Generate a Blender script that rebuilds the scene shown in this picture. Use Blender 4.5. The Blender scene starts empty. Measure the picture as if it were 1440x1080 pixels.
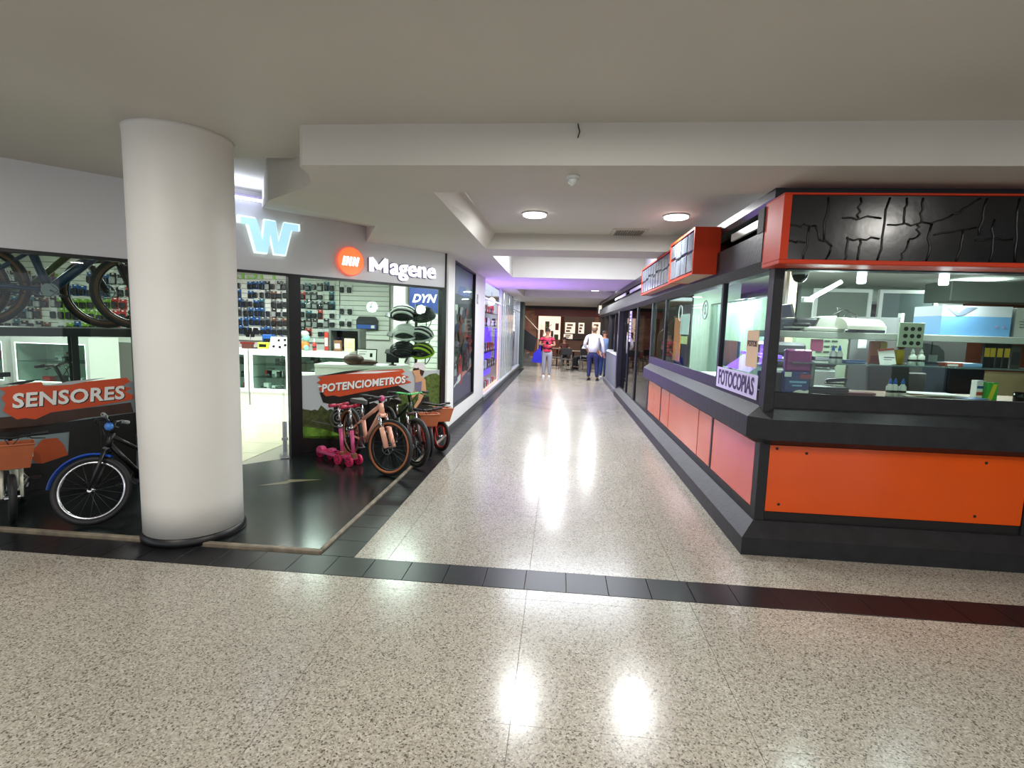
import bpy, bmesh, math, random
from mathutils import Matrix, Vector
random.seed(7)
PI = math.pi
COL = bpy.context.scene.collection
SC = bpy.context.scene

# ------------------------------------------------------------------ camera
F_PX, CAM_H = 720.0, 1.6
_d = Vector((-.0296, 1, 80 / 720)).normalized()
_y = Vector((68, -78, 720.0)); _y = (_y - _d * _y.dot(_d)).normalized()
_x = _d.cross(_y)
def c2w(c): return Vector((_x.dot(c), _y.dot(c), -_d.dot(c)))
EYE = Vector((0, 0, CAM_H))
cam_d = bpy.data.cameras.new('camera'); cam_d.sensor_width = 36; cam_d.lens = 18.0; cam_d.clip_start = .05
cam = bpy.data.objects.new('camera', cam_d); COL.objects.link(cam)
_r, _u, _b = c2w(Vector((1, 0, 0))), -c2w(Vector((0, 1, 0))), -c2w(Vector((0, 0, 1)))
cam.matrix_world = Matrix(((_r.x, _u.x, _b.x, 0), (_r.y, _u.y, _b.y, 0), (_r.z, _u.z, _b.z, CAM_H), (0, 0, 0, 1)))
SC.camera = cam
def at_y(u, v, y):
    r = c2w(Vector((u - 720, v - 540, F_PX))); return EYE + r * (y / r.y)
def at_x(u, v, x):
    r = c2w(Vector((u - 720, v - 540, F_PX))); return EYE + r * (x / r.x)

# ------------------------------------------------------------------ world, exposure, lights
w = bpy.data.worlds.new('world'); SC.world = w; w.use_nodes = True
w.node_tree.nodes['Background'].inputs[0].default_value = (.86, .93, 1, 1)
w.node_tree.nodes['Background'].inputs[1].default_value = 1.25
vs = SC.view_settings
vs.view_transform = 'Standard'; vs.look = 'None'; vs.gamma = 1; vs.exposure = .0; vs.use_curve_mapping = False

def light(name, kind, loc, energy, col=(1, 1, 1), size=.3, size_y=None, rot=(0, 0, 0), spread=None):
    l = bpy.data.lights.new(name, kind); l.energy = energy; l.color = col
    if kind == 'AREA':
        l.shape = 'RECTANGLE' if size_y else 'DISK'; l.size = size
        if size_y: l.size_y = size_y
        if spread: l.spread = spread
    else: l.shadow_soft_size = size
    o = bpy.data.objects.new(name, l); COL.objects.link(o); o.location = loc; o.rotation_euler = rot
    return o
WARM, COOL, NEUT = (1, .965, .90), (.86, .93, 1), (.97, .985, 1)
for i, (x, y) in enumerate([(.2, 1.75), (-3.2, 1.2), (3.4, 1.2), (.2, -1.6), (-3.2, -1.9), (3.4, -1.9)]):
    light('hall_lamp_light', 'AREA', (x, y, 2.80), 48, WARM, .22)
for x, y in [(-.317, 5.56), (1.0, 5.6)]:
    light('corridor_lamp_light', 'AREA', (x, y, 2.755), 42, NEUT, .2)
light('cove_light', 'AREA', (.3, 8.6, 3.08), 190, (.86, .92, 1), 2.2, 1.6)
for x, y in [(1.0, 15.9), (-.6, 14.4), (0, 20.5), (.2, 18.4), (0, 12.3)]:
    light('corridor_lamp_light', 'AREA', (x, y, 2.55), 70, NEUT, .2)
light('purple_led_light', 'AREA', (-1.52, 12.1, 1.2), 130, (.40, .17, 1), 2.2, 1.6, (0, math.radians(-142), 0))
light('display_light', 'AREA', (-2.05, 12.1, 2.5), 40, (.9, .93, 1), 2.6, .5, (0, 0, PI / 2))
light('display_light', 'AREA', (-2.05, 18.6, 2.5), 40, (.9, .96, 1), 2.6, .5, (0, 0, PI / 2))
for x, y in [(-5.2, 6.6), (-4.3, 8.2), (-6.4, 8.6), (-2.6, 8.2)]:
    light('shop_panel_light', 'AREA', (x, y, 2.62), 62, (.95, 1, .96), .6, .6)
light('shop_panel_light', 'AREA', (-7.2, 5.6, 2.62), 65, (.95, 1, .96), .6, .6)
light('batten_light', 'AREA', (-3.18, 5.0, 2.80), 5, (.74, .82, 1), .8, .5, (PI, 0, math.radians(48.3)))
for x, y, e in [(2.04, 3.955, 6), (2.79, 3.955, 6), (2.3, 5.8, 50), (4.0, 5.5, 60), (2.4, 8.0, 50), (5.6, 7.6, 60), (2.4, 10.5, 16)]:
    light('kiosk_lamp_light', 'AREA', (x, y, 1.97 if e < 10 else 2.38), e, (.93, .97, 1), .1 if e < 10 else .5)
for x, y, z in [(2.5, 5.2, 1.95), (4.3, 6.0, 1.98), (2.2, 7.2, 2.0)]:
    light('kiosk_tube_fill_light', 'POINT', (x, y, z), 40, (.93, .98, 1), .12)  # fill lights added to brighten the kiosk ceiling; only the first has a tube
light('food_court_light', 'AREA', (1, 27, 2.9), 130, (1, .86, .66), 4, 4)
light('food_court_light', 'AREA', (-3, 25, 2.9), 110, (1, .8, .62), 2, 3)

# ------------------------------------------------------------------ helpers
def lin(c):
    c = c / 255.0
    return c / 12.92 if c <= .04045 else ((c + .055) / 1.055) ** 2.4
def rgb(r, g, b): return (lin(r), lin(g), lin(b), 1)
MATS = {}
def M(name, col=(200, 200, 200), rough=.5, metal=0., emit=0., noise=0., nscale=8., bump=0., bscale=30., coat=0., alpha=1., spec=.5):
    if name in MATS: return MATS[name]
    m = bpy.data.materials.new(name); m.use_nodes = True; nt = m.node_tree; p = nt.nodes['Principled BSDF']
    c = rgb(*col)
    p.inputs['Base Color'].default_value = c; p.inputs['Roughness'].default_value = rough
    p.inputs['Metallic'].default_value = metal; p.inputs['Coat Weight'].default_value = coat
    p.inputs['Specular IOR Level'].default_value = spec
    if alpha < 1: p.inputs['Alpha'].default_value = alpha
    if emit:
        p.inputs['Emission Color'].default_value = c; p.inputs['Emission Strength'].default_value = emit
    if noise or bump:
        tc = nt.nodes.new('ShaderNodeTexCoord')
    if noise:
        n = nt.nodes.new('ShaderNodeTexNoise'); n.inputs['Scale'].default_value = nscale; n.inputs['Detail'].default_value = 5
        nt.links.new(tc.outputs['Object'], n.inputs['Vector'])
        r = nt.nodes.new('ShaderNodeMapRange'); r.inputs[1].default_value = .3; r.inputs[2].default_value = .7
        r.inputs[3].default_value = 1 - noise; r.inputs[4].default_value = 1 + noise
        nt.links.new(n.outputs['Fac'], r.inputs[0])
        mx = nt.nodes.new('ShaderNodeMix'); mx.data_type = 'RGBA'; mx.blend_type = 'MULTIPLY'; mx.inputs[0].default_value = 1
        mx.inputs[6].default_value = c; nt.links.new(r.outputs[0], mx.inputs[7]); nt.links.new(mx.outputs[2], p.inputs['Base Color'])
    if bump:
        n2 = nt.nodes.new('ShaderNodeTexNoise'); n2.inputs['Scale'].default_value = bscale; n2.inputs['Detail'].default_value = 3
        nt.links.new(tc.outputs['Object'], n2.inputs['Vector'])
        b = nt.nodes.new('ShaderNodeBump'); b.inputs['Strength'].default_value = bump; b.inputs['Distance'].default_value = .02
        nt.links.new(n2.outputs['Fac'], b.inputs['Height']); nt.links.new(b.outputs['Normal'], p.inputs['Normal'])
    MATS[name] = m
    return m
def glass(name, tint=(235, 245, 240), ior=1.5, boost=1.0):
    if name in MATS: return MATS[name]
    m = bpy.data.materials.new(name); m.use_nodes = True; nt = m.node_tree; nt.nodes.clear()
    o = nt.nodes.new('ShaderNodeOutputMaterial'); t = nt.nodes.new('ShaderNodeBsdfTransparent'); g = nt.nodes.new('ShaderNodeBsdfGlossy')
    t.inputs[0].default_value = rgb(*tint); g.inputs['Roughness'].default_value = .015
    fr = nt.nodes.new('ShaderNodeFresnel'); fr.inputs[0].default_value = ior
    ge = nt.nodes.new('ShaderNodeNewGeometry')
    mul = nt.nodes.new('ShaderNodeMath'); mul.operation = 'MULTIPLY'; sub = nt.nodes.new('ShaderNodeMath'); sub.operation = 'SUBTRACT'
    sub.inputs[0].default_value = boost; nt.links.new(ge.outputs['Backfacing'], sub.inputs[1])
    nt.links.new(fr.outputs[0], mul.inputs[0]); nt.links.new(sub.outputs[0], mul.inputs[1]); mul.use_clamp = True
    mx = nt.nodes.new('ShaderNodeMixShader'); nt.links.new(mul.outputs[0], mx.inputs[0])
    nt.links.new(t.outputs[0], mx.inputs[1]); nt.links.new(g.outputs[0], mx.inputs[2]); nt.links.new(mx.outputs[0], o.inputs[0])
    MATS[name] = m
    return m

class MB:
    def __init__(s): s.v, s.f, s.sm, s.mi = [], [], [], []
    def add(s, vs_, fs, smooth=False, X=None, mi=0):
        o = len(s.v)
        s.v += [tuple(X @ Vector(p)) if X else tuple(p) for p in vs_]
        for f in fs: s.f.append([i + o for i in f]); s.sm.append(smooth); s.mi.append(mi)
        return s
    def box(s, x0, x1, y0, y1, z0, z1, b=0, X=None, mi=0):
        if not b:
            vs_ = [(x, y, z) for z in (z0, z1) for y in (y0, y1) for x in (x0, x1)]
            return s.add(vs_, [(0, 2, 3, 1), (4, 5, 7, 6), (0, 1, 5, 4), (2, 6, 7, 3), (0, 4, 6, 2), (1, 3, 7, 5)], False, X, mi)
        vs_ = []; idx = {}
        for i, (sx, sy, sz) in enumerate([(a, b_, c) for a in (0, 1) for b_ in (0, 1) for c in (0, 1)]):
            x, y, z = (x0, x1)[sx], (y0, y1)[sy], (z0, z1)[sz]
            ix, iy, iz = x + b * (1 - 2 * sx), y + b * (1 - 2 * sy), z + b * (1 - 2 * sz)
            idx[(sx, sy, sz)] = len(vs_); vs_ += [(x, iy, iz), (ix, y, iz), (ix, iy, z)]
        fs = []
        for ax in range(3):
            for e in (0, 1):
                q = []
                for a, c in ((0, 0), (0, 1), (1, 1), (1, 0)):
                    k = [a, c]; k.insert(ax, e); q.append(idx[tuple(k)] + ax)
                fs.append(q)
            for a in (0, 1):
                for c in (0, 1):
                    k0 = [a, c]; k0.insert(ax, 0); k1 = [a, c]; k1.insert(ax, 1)
                    o1, o2 = [q for q in range(3) if q != ax]
                    i0, i1 = idx[tuple(k0)], idx[tuple(k1)]
                    fs.append((i0 + o1, i1 + o1, i1 + o2, i0 + o2))
        for k in idx.values(): fs.append((k, k + 1, k + 2))
        return s.add(vs_, fs, False, X, mi)
    def cyl(s, p0, p1, r0, r1=None, n=12, smooth=True, mi=0, X=None):
        return s.tube([p0, p1], [r0, r0 if r1 is None else r1], n, mi=mi, X=X, smooth=smooth)
    def tube(s, pts, r, n=8, closed=False, mi=0, X=None, smooth=True):
        P = [Vector(p) for p in pts]; k = len(P)
        rs = r if isinstance(r, (list, tuple)) else [r] * k
        vs_ = []; ref = None
        for i, p in enumerate(P):
            if closed: t = P[(i + 1) % k] - P[i - 1]
            else: t = P[min(i + 1, k - 1)] - P[max(i - 1, 0)]
            t.normalize()
            if ref is None:
                ref = t.orthogonal().normalized()
            ref = (ref - t * ref.dot(t)); ref = ref.normalized() if ref.length > 1e-6 else t.orthogonal().normalized()
            q = t.cross(ref)
            for j in range(n):
                a = 2 * PI * j / n; vs_.append(p + (ref * math.cos(a) + q * math.sin(a)) * rs[i])
        fs = []
        for i in range(k if closed else k - 1):
            i2 = (i + 1) % k
            for j in range(n):
                j2 = (j + 1) % n; fs.append((i * n + j, i * n + j2, i2 * n + j2, i2 * n + j))
        s.add(vs_, fs, smooth, X, mi)
        if not closed:
            s.add([vs_[j] for j in range(n)], [tuple(range(n))], False, X, mi)
            s.add([vs_[(k - 1) * n + j] for j in range(n)], [tuple(range(n))], False, X, mi)
        return s
    def torus(s, c, ax, R, r, n=32, m=8, mi=0, X=None):
        ax = Vector(ax).normalized(); a = ax.orthogonal().normalized(); b = ax.cross(a); c = Vector(c); vs_ = []; fs = []
        for i in range(n):
            t = 2 * PI * i / n; d = a * math.cos(t) + b * math.sin(t)
            for j in range(m):
                f = 2 * PI * j / m; vs_.append(c + d * (R + r * math.cos(f)) + ax * r * math.sin(f))
        for i in range(n):
            for j in range(m):
                fs.append((i * m + j, i * m + (j + 1) % m, ((i + 1) % n) * m + (j + 1) % m, ((i + 1) % n) * m + j))
        return s.add(vs_, fs, True, X, mi)
    def lathe(s, prof, n=24, c=(0, 0, 0), X=None, mi=0, smooth=True):
        vs_ = []; fs = []; k = len(prof)
        for i in range(n):
            a = 2 * PI * i / n
            for r, z in prof: vs_.append((c[0] + r * math.cos(a), c[1] + r * math.sin(a), c[2] + z))
        for i in range(n):
            for j in range(k - 1):
                i2 = (i + 1) % n; fs.append((i * k + j, i2 * k + j, i2 * k + j + 1, i * k + j + 1))
        s.add(vs_, fs, smooth, X, mi)
        for e in (0, k - 1):
            if prof[e][0] > 1e-5: s.add([vs_[i * k + e] for i in range(n)], [tuple(range(n))], False, X, mi)
        return s
    def sph(s, c, rx, ry=None, rz=None, n=14, m=8, X=None, mi=0, lo=-.5, hi=.5):
        ry = rx if ry is None else ry; rz = rx if rz is None else rz
        vs_ = []; fs = []
        for j in range(m + 1):
            t = PI * (lo + (hi - lo) * j / m)
            for i in range(n):
                a = 2 * PI * i / n; vs_.append((c[0] + rx * math.cos(t) * math.cos(a), c[1] + ry * math.cos(t) * math.sin(a), c[2] + rz * math.sin(t)))
        for j in range(m):
            for i in range(n):
                fs.append((j * n + i, j * n + (i + 1) % n, (j + 1) * n + (i + 1) % n, (j + 1) * n + i))
        return s.add(vs_, fs, True, X, mi)
    def prism(s, poly, z0, z1, X=None, mi=0):
        n = len(poly); vs_ = [(x, y, z0) for x, y in poly] + [(x, y, z1) for x, y in poly]
        fs = [tuple(range(n)), tuple(range(n, 2 * n))] + [(i, (i + 1) % n, n + (i + 1) % n, n + i) for i in range(n)]
        return s.add(vs_, fs, False, X, mi)
    def xf(s, X):
        s.v = [tuple(X @ Vector(p)) for p in s.v]; return s

def mesh(name, mb, mats):
    me = bpy.data.meshes.new(name); me.from_pydata(mb.v, [], mb.f)
    bm = bmesh.new(); bm.from_mesh(me)
    bmesh.ops.remove_doubles(bm, verts=bm.verts, dist=1e-5)
    bmesh.ops.recalc_face_normals(bm, faces=bm.faces)
    bm.to_mesh(me); bm.free()
    if len(me.polygons) == len(mb.f):
        me.polygons.foreach_set('use_smooth', mb.sm); me.polygons.foreach_set('material_index', mb.mi)
    for m in (mats if isinstance(mats, (list, tuple)) else [mats]): me.materials.append(m)
    return me
def tag(o, label=None, cat=None, group=None, kind=None):
    if label: o['label'] = label
    if cat: o['category'] = cat
    if group: o['group'] = group
    if kind: o['kind'] = kind
    return o
def O(name, mb, mats, parent=None, label=None, cat=None, group=None, kind=None, loc=None, rz=None):
    me = mb if isinstance(mb, bpy.types.Mesh) else mesh(name, mb, mats)
    o = bpy.data.objects.new(name, me); COL.objects.link(o)
    if parent: o.parent = parent
    if loc: o.location = loc
    if rz is not None: o.rotation_euler[2] = rz
    return tag(o, label, cat, group, kind)
def E(name, label, cat, loc=(0, 0, 0), rz=0, group=None, kind=None):
    o = bpy.data.objects.new(name, None); COL.objects.link(o); o.location = loc; o.rotation_euler[2] = rz
    o.empty_display_size = .1
    return tag(o, label, cat, group, kind)
def dup(root, loc, rz=None, label=None, group=None):
    r = root.copy(); COL.objects.link(r); r.location = loc
    if rz is not None: r.rotation_euler[2] = rz
    if label: r['label'] = label
    if group: r['group'] = group
    for ch in list(root.children):
        c = ch.copy(); COL.objects.link(c); c.parent = r
        for g in ch.children:
            d = g.copy(); COL.objects.link(d); d.parent = c
    return r
def text(name, s, size, mat, parent=None, loc=(0, 0, 0), rz=0, depth=.004, bold=0., shear=0., sx=1., align='CENTER', spacing=1., tilt=0., **tags):
    cu = bpy.data.curves.new(name, 'FONT'); cu.body = s; cu.size = size; cu.extrude = depth; cu.offset = bold; cu.shear = shear
    cu.align_x = align; cu.align_y = 'CENTER'; cu.space_character = spacing; cu.resolution_u = 3
    tmp = bpy.data.objects.new('tmp', cu); me = bpy.data.meshes.new_from_object(tmp)
    bpy.data.objects.remove(tmp); bpy.data.curves.remove(cu)
    X = Matrix.Rotation(rz, 4, 'Z') @ Matrix.Rotation(PI / 2, 4, 'X') @ Matrix.Rotation(tilt, 4, 'Z') @ Matrix.Diagonal((sx, 1, 1, 1))
    me.transform(X); me.materials.clear(); me.materials.append(mat)
    o = bpy.data.objects.new(name, me); COL.objects.link(o); o.location = loc
    if parent: o.parent = parent
    return tag(o, **tags)

# shop-front frame: origin at the corner, x to the right along the front, y into the shop
SH0 = Vector((-1.64, 7.225, 0)); SH_A = math.atan2(.747, .665)
SHX = Matrix.Translation(SH0) @ Matrix.Rotation(SH_A, 4, 'Z')
def sh(x, y, z=0): return SHX @ Vector((x, y, z))

ORD = 'first second third fourth fifth sixth seventh eighth ninth tenth eleventh twelfth thirteenth fourteenth fifteenth sixteenth seventeenth eighteenth nineteenth twentieth'.split() + ['twenty-' + q for q in 'first second third fourth fifth sixth seventh eighth ninth'.split()]
# ------------------------------------------------------------------ shared materials
white_wall = M('white_wall', (214, 211, 208), .6, noise=.03, nscale=2, bump=.06, bscale=14)
plaster = M('ceiling_plaster', (200, 196, 189), .7, noise=.03, nscale=1.2, bump=.08, bscale=9)
column_paint = M('column_paint', (222, 219, 214), .5, noise=.03, nscale=2.2, bump=.08, bscale=6)
black_metal = M('black_metal', (16, 16, 19), .35)
black_paint = M('black_paint', (31, 32, 35), .5, spec=.35, noise=.25, nscale=10, bump=.12, bscale=25)
black_gloss = M('black_gloss', (12, 12, 14), .15)
rubber = M('rubber', (20, 20, 22), .6)
chrome = M('chrome', (210, 210, 215), .2, 1)
steel = M('steel', (130, 132, 136), .3, 1)
grey_plastic = M('grey_plastic', (110, 112, 115), .45)
white_plastic = M('white_plastic', (225, 227, 225), .4)
orange_panel = M('orange_panel', (214, 78, 10), .16, noise=.05, nscale=3, spec=.4, coat=.35)
orange_frame = M('orange_frame', (196, 56, 22), .5, noise=.06, nscale=6, spec=.25)
paper = M('paper', (232, 232, 228), .7)
brown_wood = M('brown_wood', (96, 52, 36), .45, noise=.2, nscale=5)
tan = M('tan_rubber', (168, 100, 62), .6)
pane_glass = glass('pane_glass')
shelf_glass = glass('shelf_glass', (190, 215, 210))
skin_m = M('skin', (178, 128, 102), .55)
def emat(name, col, s): return M(name, col, .5, emit=s)
lamp_white = emat('lamp_white', (255, 250, 244), 9)

def OW(name, mb, mats, parent=None, **k):
    if parent:
        X = (Matrix.Translation(parent.location) @ Matrix.Rotation(parent.rotation_euler[2], 4, 'Z')).inverted(); mb.xf(X)
    return O(name, mb, mats, parent, **k)
def sweep(mb, path, prof, mi=0):
    """prof: closed (offset, z) outline, offset to the left of the path's direction; mitred corners"""
    P = [Vector((p[0], p[1])) for p in path]; k = len(prof); vs_ = []; fs = []
    for i, p in enumerate(P):
        ds = []
        if i: ds.append((p - P[i - 1]).normalized())
        if i < len(P) - 1: ds.append((P[i + 1] - p).normalized())
        ns = [Vector((-d.y, d.x)) for d in ds]; n = sum(ns, Vector((0, 0))).normalized(); sc = 1 / max(.3, n.dot(ns[0]))
        for o, z in prof: q = p + n * o * sc; vs_.append((q.x, q.y, z))
    for i in range(len(P) - 1):
        for j in range(k): fs.append((i * k + j, i * k + (j + 1) % k, (i + 1) * k + (j + 1) % k, (i + 1) * k + j))
    fs += [tuple(range(k)), tuple(range((len(P) - 1) * k, len(P) * k))]
    return mb.add(vs_, fs, False, None, mi)

# ------------------------------------------------------------------ floor
def terrazzo():
    m = bpy.data.materials.new('terrazzo'); m.use_nodes = True; nt = m.node_tree; p = nt.nodes['Principled BSDF']
    L = nt.links.new; g = nt.nodes.new('ShaderNodeNewGeometry')
    def noise(sc, det=2):
        n = nt.nodes.new('ShaderNodeTexNoise'); n.inputs['Scale'].default_value = sc; n.inputs['Detail'].default_value = det; L(g.outputs['Position'], n.inputs['Vector']); return n
    def ramp(a, b, c0, c1):
        r = nt.nodes.new('ShaderNodeValToRGB'); e = r.color_ramp.elements
        e[0].position, e[1].position = a, b; e[0].color, e[1].color = c0, c1; return r
    v = nt.nodes.new('ShaderNodeTexVoronoi'); v.inputs['Scale'].default_value = 150; L(g.outputs['Position'], v.inputs['Vector'])
    sep = nt.nodes.new('ShaderNodeSeparateColor'); L(v.outputs['Color'], sep.inputs[0])
    chips = nt.nodes.new('ShaderNodeValToRGB'); cr = chips.color_ramp; cr.interpolation = 'CONSTANT'
    cols = [(0, (92, 86, 78)), (.08, (134, 128, 118)), (.30, (156, 150, 140)), (.62, (167, 162, 152)), (.90, (182, 177, 168))]
    cr.elements[0].position = 0; cr.elements[0].color = rgb(*cols[0][1]); cr.elements[1].position = cols[1][0]; cr.elements[1].color = rgb(*cols[1][1])
    for q, c in cols[2:]: e = cr.elements.new(q); e.color = rgb(*c)
    L(sep.outputs[0], chips.inputs[0])
    n1 = noise(75, 3); r1 = ramp(.62, .72, (1, 1, 1, 1), (.50, .47, .43, 1)); L(n1.outputs['Fac'], r1.inputs[0])
    n2 = noise(.7, 4); r2 = ramp(.3, .7, (.86, .85, .83, 1), (1.05, 1.04, 1.02, 1)); L(n2.outputs['Fac'], r2.inputs[0])
    def mul(a, b):
        x = nt.nodes.new('ShaderNodeMix'); x.data_type = 'RGBA'; x.blend_type = 'MULTIPLY'; x.inputs[0].default_value = 1; L(a, x.inputs[6]); L(b, x.inputs[7]); return x.outputs[2]
    L(mul(mul(chips.outputs[0], r1.outputs[0]), r2.outputs[0]), p.inputs['Base Color'])
    n3 = noise(3, 4); r3 = nt.nodes.new('ShaderNodeMapRange'); r3.inputs[3].default_value = .14; r3.inputs[4].default_value = .27
    L(n3.outputs['Fac'], r3.inputs[0]); L(r3.outputs[0], p.inputs['Roughness'])
    n4 = noise(4, 2); b = nt.nodes.new('ShaderNodeBump'); b.inputs['Strength'].default_value = .05; b.inputs['Distance'].default_value = .02
    L(n4.outputs['Fac'], b.inputs['Height']); L(b.outputs['Normal'], p.inputs['Normal'])
    return m
TERR = terrazzo()
grout = M('grout', (132, 124, 114), .8)
floor = O('floor', MB().box(-12, 9, -7, 33, -.12, -.012), grout, kind='structure')
S = .97
slab = mesh('terrazzo_slab', MB().box(.0015, S - .0008, .0008, S - .0008, -.03, 0), TERR)
for j in range(-4, 5):
    for i in range(-6, 5):
        x, y = -.14 + i * S, 1.905 + (j - 4) * S
        y1 = y + S
        if y > 2.9: continue
        O('terrazzo_slab', slab, None, floor, loc=(x, y, 0))
O('terrazzo_slab', MB().box(-12, -.14 - 6 * S, -7, 2.985, -.03, 0), TERR, floor)
O('terrazzo_slab', MB().box(-.14 + 5 * S, 9, -7, 2.985, -.03, 0), TERR, floor)
O('terrazzo_slab', MB().box(-.14 - 6 * S, -.14 + 5 * S, -7, 1.905 - 8 * S - .003, -.03, 0), TERR, floor)
narrow = mesh('terrazzo_slab', MB().box(.0015, S - .0015, .0015, 2.985 - 1.905 - S - .002, -.03, 0), TERR)
for i in range(-6, 5): O('terrazzo_slab', narrow, None, floor, loc=(-.14 + i * S, 1.905 + S, 0))
for j in range(12):
    y = 3.243 + j * S
    O('terrazzo_slab', MB().box(-1.345, -1.11 - .0015, y + .0015, y + S - .0015, -.03, 0), TERR, floor)
    for i in range(-1, 3): O('terrazzo_slab', slab, None, floor, loc=(-.14 + i * S, y, 0))
O('terrazzo_slab', MB().box(-.14 + 3 * S, 9, 3.243, 14.88, -.03, 0), TERR, floor)
O('terrazzo_slab', MB().box(-1.345, 9, 14.884, 33, -.03, 0), TERR, floor)
O('terrazzo_slab', MB().box(-12, -1.345, 20.2, 33, -.03, 0), TERR, floor)
btile_m = M('black_tile', (22, 22, 25), .3, noise=.2, nscale=4, spec=.3)
P_ = .2575
btile = mesh('black_tile', MB().box(.002, P_ - .002, .002, P_ - .002, -.02, .0015, b=.001), btile_m)
for i in range(-22, 18): O('black_tile', btile, None, floor, loc=(-.159 + i * P_, 2.985, 0))
strip_tile = mesh('black_tile', MB().box(.002, .241, .002, P_ - .002, -.02, .0015, b=.001), btile_m)
for j in range(0, 30): O('black_tile', strip_tile, None, floor, loc=(-1.588, 3.243 + j * P_, 0))
O('black_tile', MB().box(-1.75, -1.347, 10.97, 20.2, -.02, .0015), btile_m, floor)
O('black_tile', MB().box(-1.73, -1.59, 10.3, 10.97, -.02, .0015), btile_m, floor)

# raised dark floor in front of the bike shop, with a worn stone edge
slate = M('slate_floor', (22, 29, 29), .2, noise=.35, nscale=2.5, bump=.03, bscale=5)
pf = [(-1.6, 3.30), (-1.6, 7.27), (SH0.x, SH0.y), tuple(sh(-5.2, 0)[:2]), (-5.2, 3.30)]
plat = O('floor_platform', MB().prism(pf, -.02, .006), slate, kind='structure')
edge_m = M('edge_stone', (118, 108, 92), .6, noise=.35, nscale=12)
O('trim_1', MB().box(-5.3, -1.59, 3.262, 3.302, -.02, .02, b=.006), edge_m, kind='structure')
O('trim_2', MB().box(-1.622, -1.588, 3.303, 7.2, -.02, .02, b=.006), edge_m, kind='structure')
# dull gold arrow shape on the dark floor
a = [(-2.86, 4.55), (-2.62, 4.66), (-2.60, 4.72), (-2.35, 4.86), (-2.66, 4.80), (-2.66, 4.74)]
O('floor_arrow', MB().prism(a, .006, .0075), M('dull_gold', (98, 92, 62), .4, noise=.3), plat)
shop_tile = M('shop_tile', (206, 206, 178), .25, noise=.03)
sf = O('floor_shop', MB().prism([tuple(sh(-5.2, .0)[:2]), tuple(sh(-.02, .0)[:2]), (-1.75, 7.4), (-1.75, 10.6), (-11, 10.6), (-11, 3.4), tuple(sh(-5.2, .1)[:2])], -.02, .003), M('shop_grout', (150, 150, 135), .7), kind='structure')
st = mesh('floor_tile', MB().box(.003, .497, .003, .497, 0, .006), shop_tile)
for i in range(-8, 0):
    for j in range(0, 9):
        p = Vector((-2.0 + i * .5, 5.2 + j * .5, .003)); q = SHX.inverted() @ (p + Vector((.5, 0, 0)))
        if q.y > .02: O('floor_tile', st, None, sf, loc=p)

# ------------------------------------------------------------------ ceiling, beam, column, walls
ceil = MB()
ceil.box(-12, 9, -7, 3.3, 2.85, 2.95)
ceil.box(-2.9, -1.6, 3.3, 3.95, 2.85, 2.95).box(-12, -1.6, 3.3, 7.6, 2.951, 3.05)
ceil.prism([(-12, 3.3), (-2.9, 3.3), (-2.9, 3.95), (-3.75, 5.05), (-12, 5.05)], 2.85, 2.95)
O('ceiling', ceil, plaster, kind='structure')
sof = MB()
F2 = sh(-1.2, .02); P2 = (-1.95, 5.3); P1 = (-2.5, 4.25)
left = [(-1.0, 3.3), (-1.70, 3.3), (-1.735, 3.335), (-1.76, 3.5), (-1.85, 3.72), (-2.0, 3.88), (-2.2, 4.02), P1, P2, (F2.x, F2.y), tuple(sh(0, .02)[:2]), (-1.6, 7.4), (-1.0, 7.4)]
sof.prism(left, 2.6, 2.96)
sof.box(-1.0, 9, 3.3, 3.95, 2.6, 2.9)
sof.box(-1.0, 1.7, 6.75, 7.4, 2.6, 2.9)
sof.box(-1.62, -1.0, 7.4, 10.45, 2.6, 2.9)
sof.box(-1.75, 1.7, 10.45, 13.6, 2.6, 3.2)
sof.box(-1.75, 1.7, 16.8, 23.6, 2.6, 3.0)
sof.box(-1.75, -1.2, 13.6, 16.8, 2.6, 3.0)
# sloping cove up to the bright shop fascia
fa, fb = sh(-2.42, .02), F2
sof.add([(P1[0], P1[1], 2.6), (P2[0], P2[1], 2.6), (fb.x, fb.y, 2.79), (fa.x, fa.y, 2.80), (P1[0], P1[1], 2.96), (P2[0], P2[1], 2.96), (fb.x, fb.y, 2.96), (fa.x, fa.y, 2.96)],
        [(0, 1, 2, 3), (4, 5, 6, 7), (0, 1, 5, 4), (1, 2, 6, 5), (2, 3, 7, 6), (3, 0, 4, 7)])
O('ceiling_soffit', sof, plaster, kind='structure')
tr = MB()
tr.box(-.9, 1.9, 3.9, 7.1, 2.8, 2.9)
tr.add([(-1.0, 3.95, 2.6), (-1.0, 6.75, 2.6), (-.88, 6.95, 2.8), (-.92, 3.95, 2.8), (-1.05, 3.95, 2.7), (-1.05, 6.9, 2.7)], [(0, 1, 2, 3), (0, 4, 5, 1), (3, 2, 5, 4), (0, 3, 4), (1, 5, 2)])
tr.add([(-1.0, 6.75, 2.6), (1.7, 6.75, 2.6), (1.7, 7.0, 2.8), (-.88, 7.0, 2.8), (-1.0, 7.2, 2.7), (1.7, 7.2, 2.7)], [(0, 1, 2, 3), (0, 4, 5, 1), (3, 2, 5, 4), (0, 3, 4), (1, 5, 2)])
O('ceiling_tray', tr, plaster, kind='structure')
cove = MB().box(-1.1, 1.9, 7.3, 10.5, 3.12, 3.2).box(-1.1, -1.0, 7.4, 10.45, 2.9, 3.15).box(-1.2, 1.9, 7.3, 7.4, 2.85, 3.15).box(1.6, 1.9, 7.4, 10.5, 2.6, 3.15)
cove.box(-1.25, 1.7, 13.55, 16.85, 2.8, 2.9)
O('ceiling_cove', cove, white_wall, kind='structure')
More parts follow.
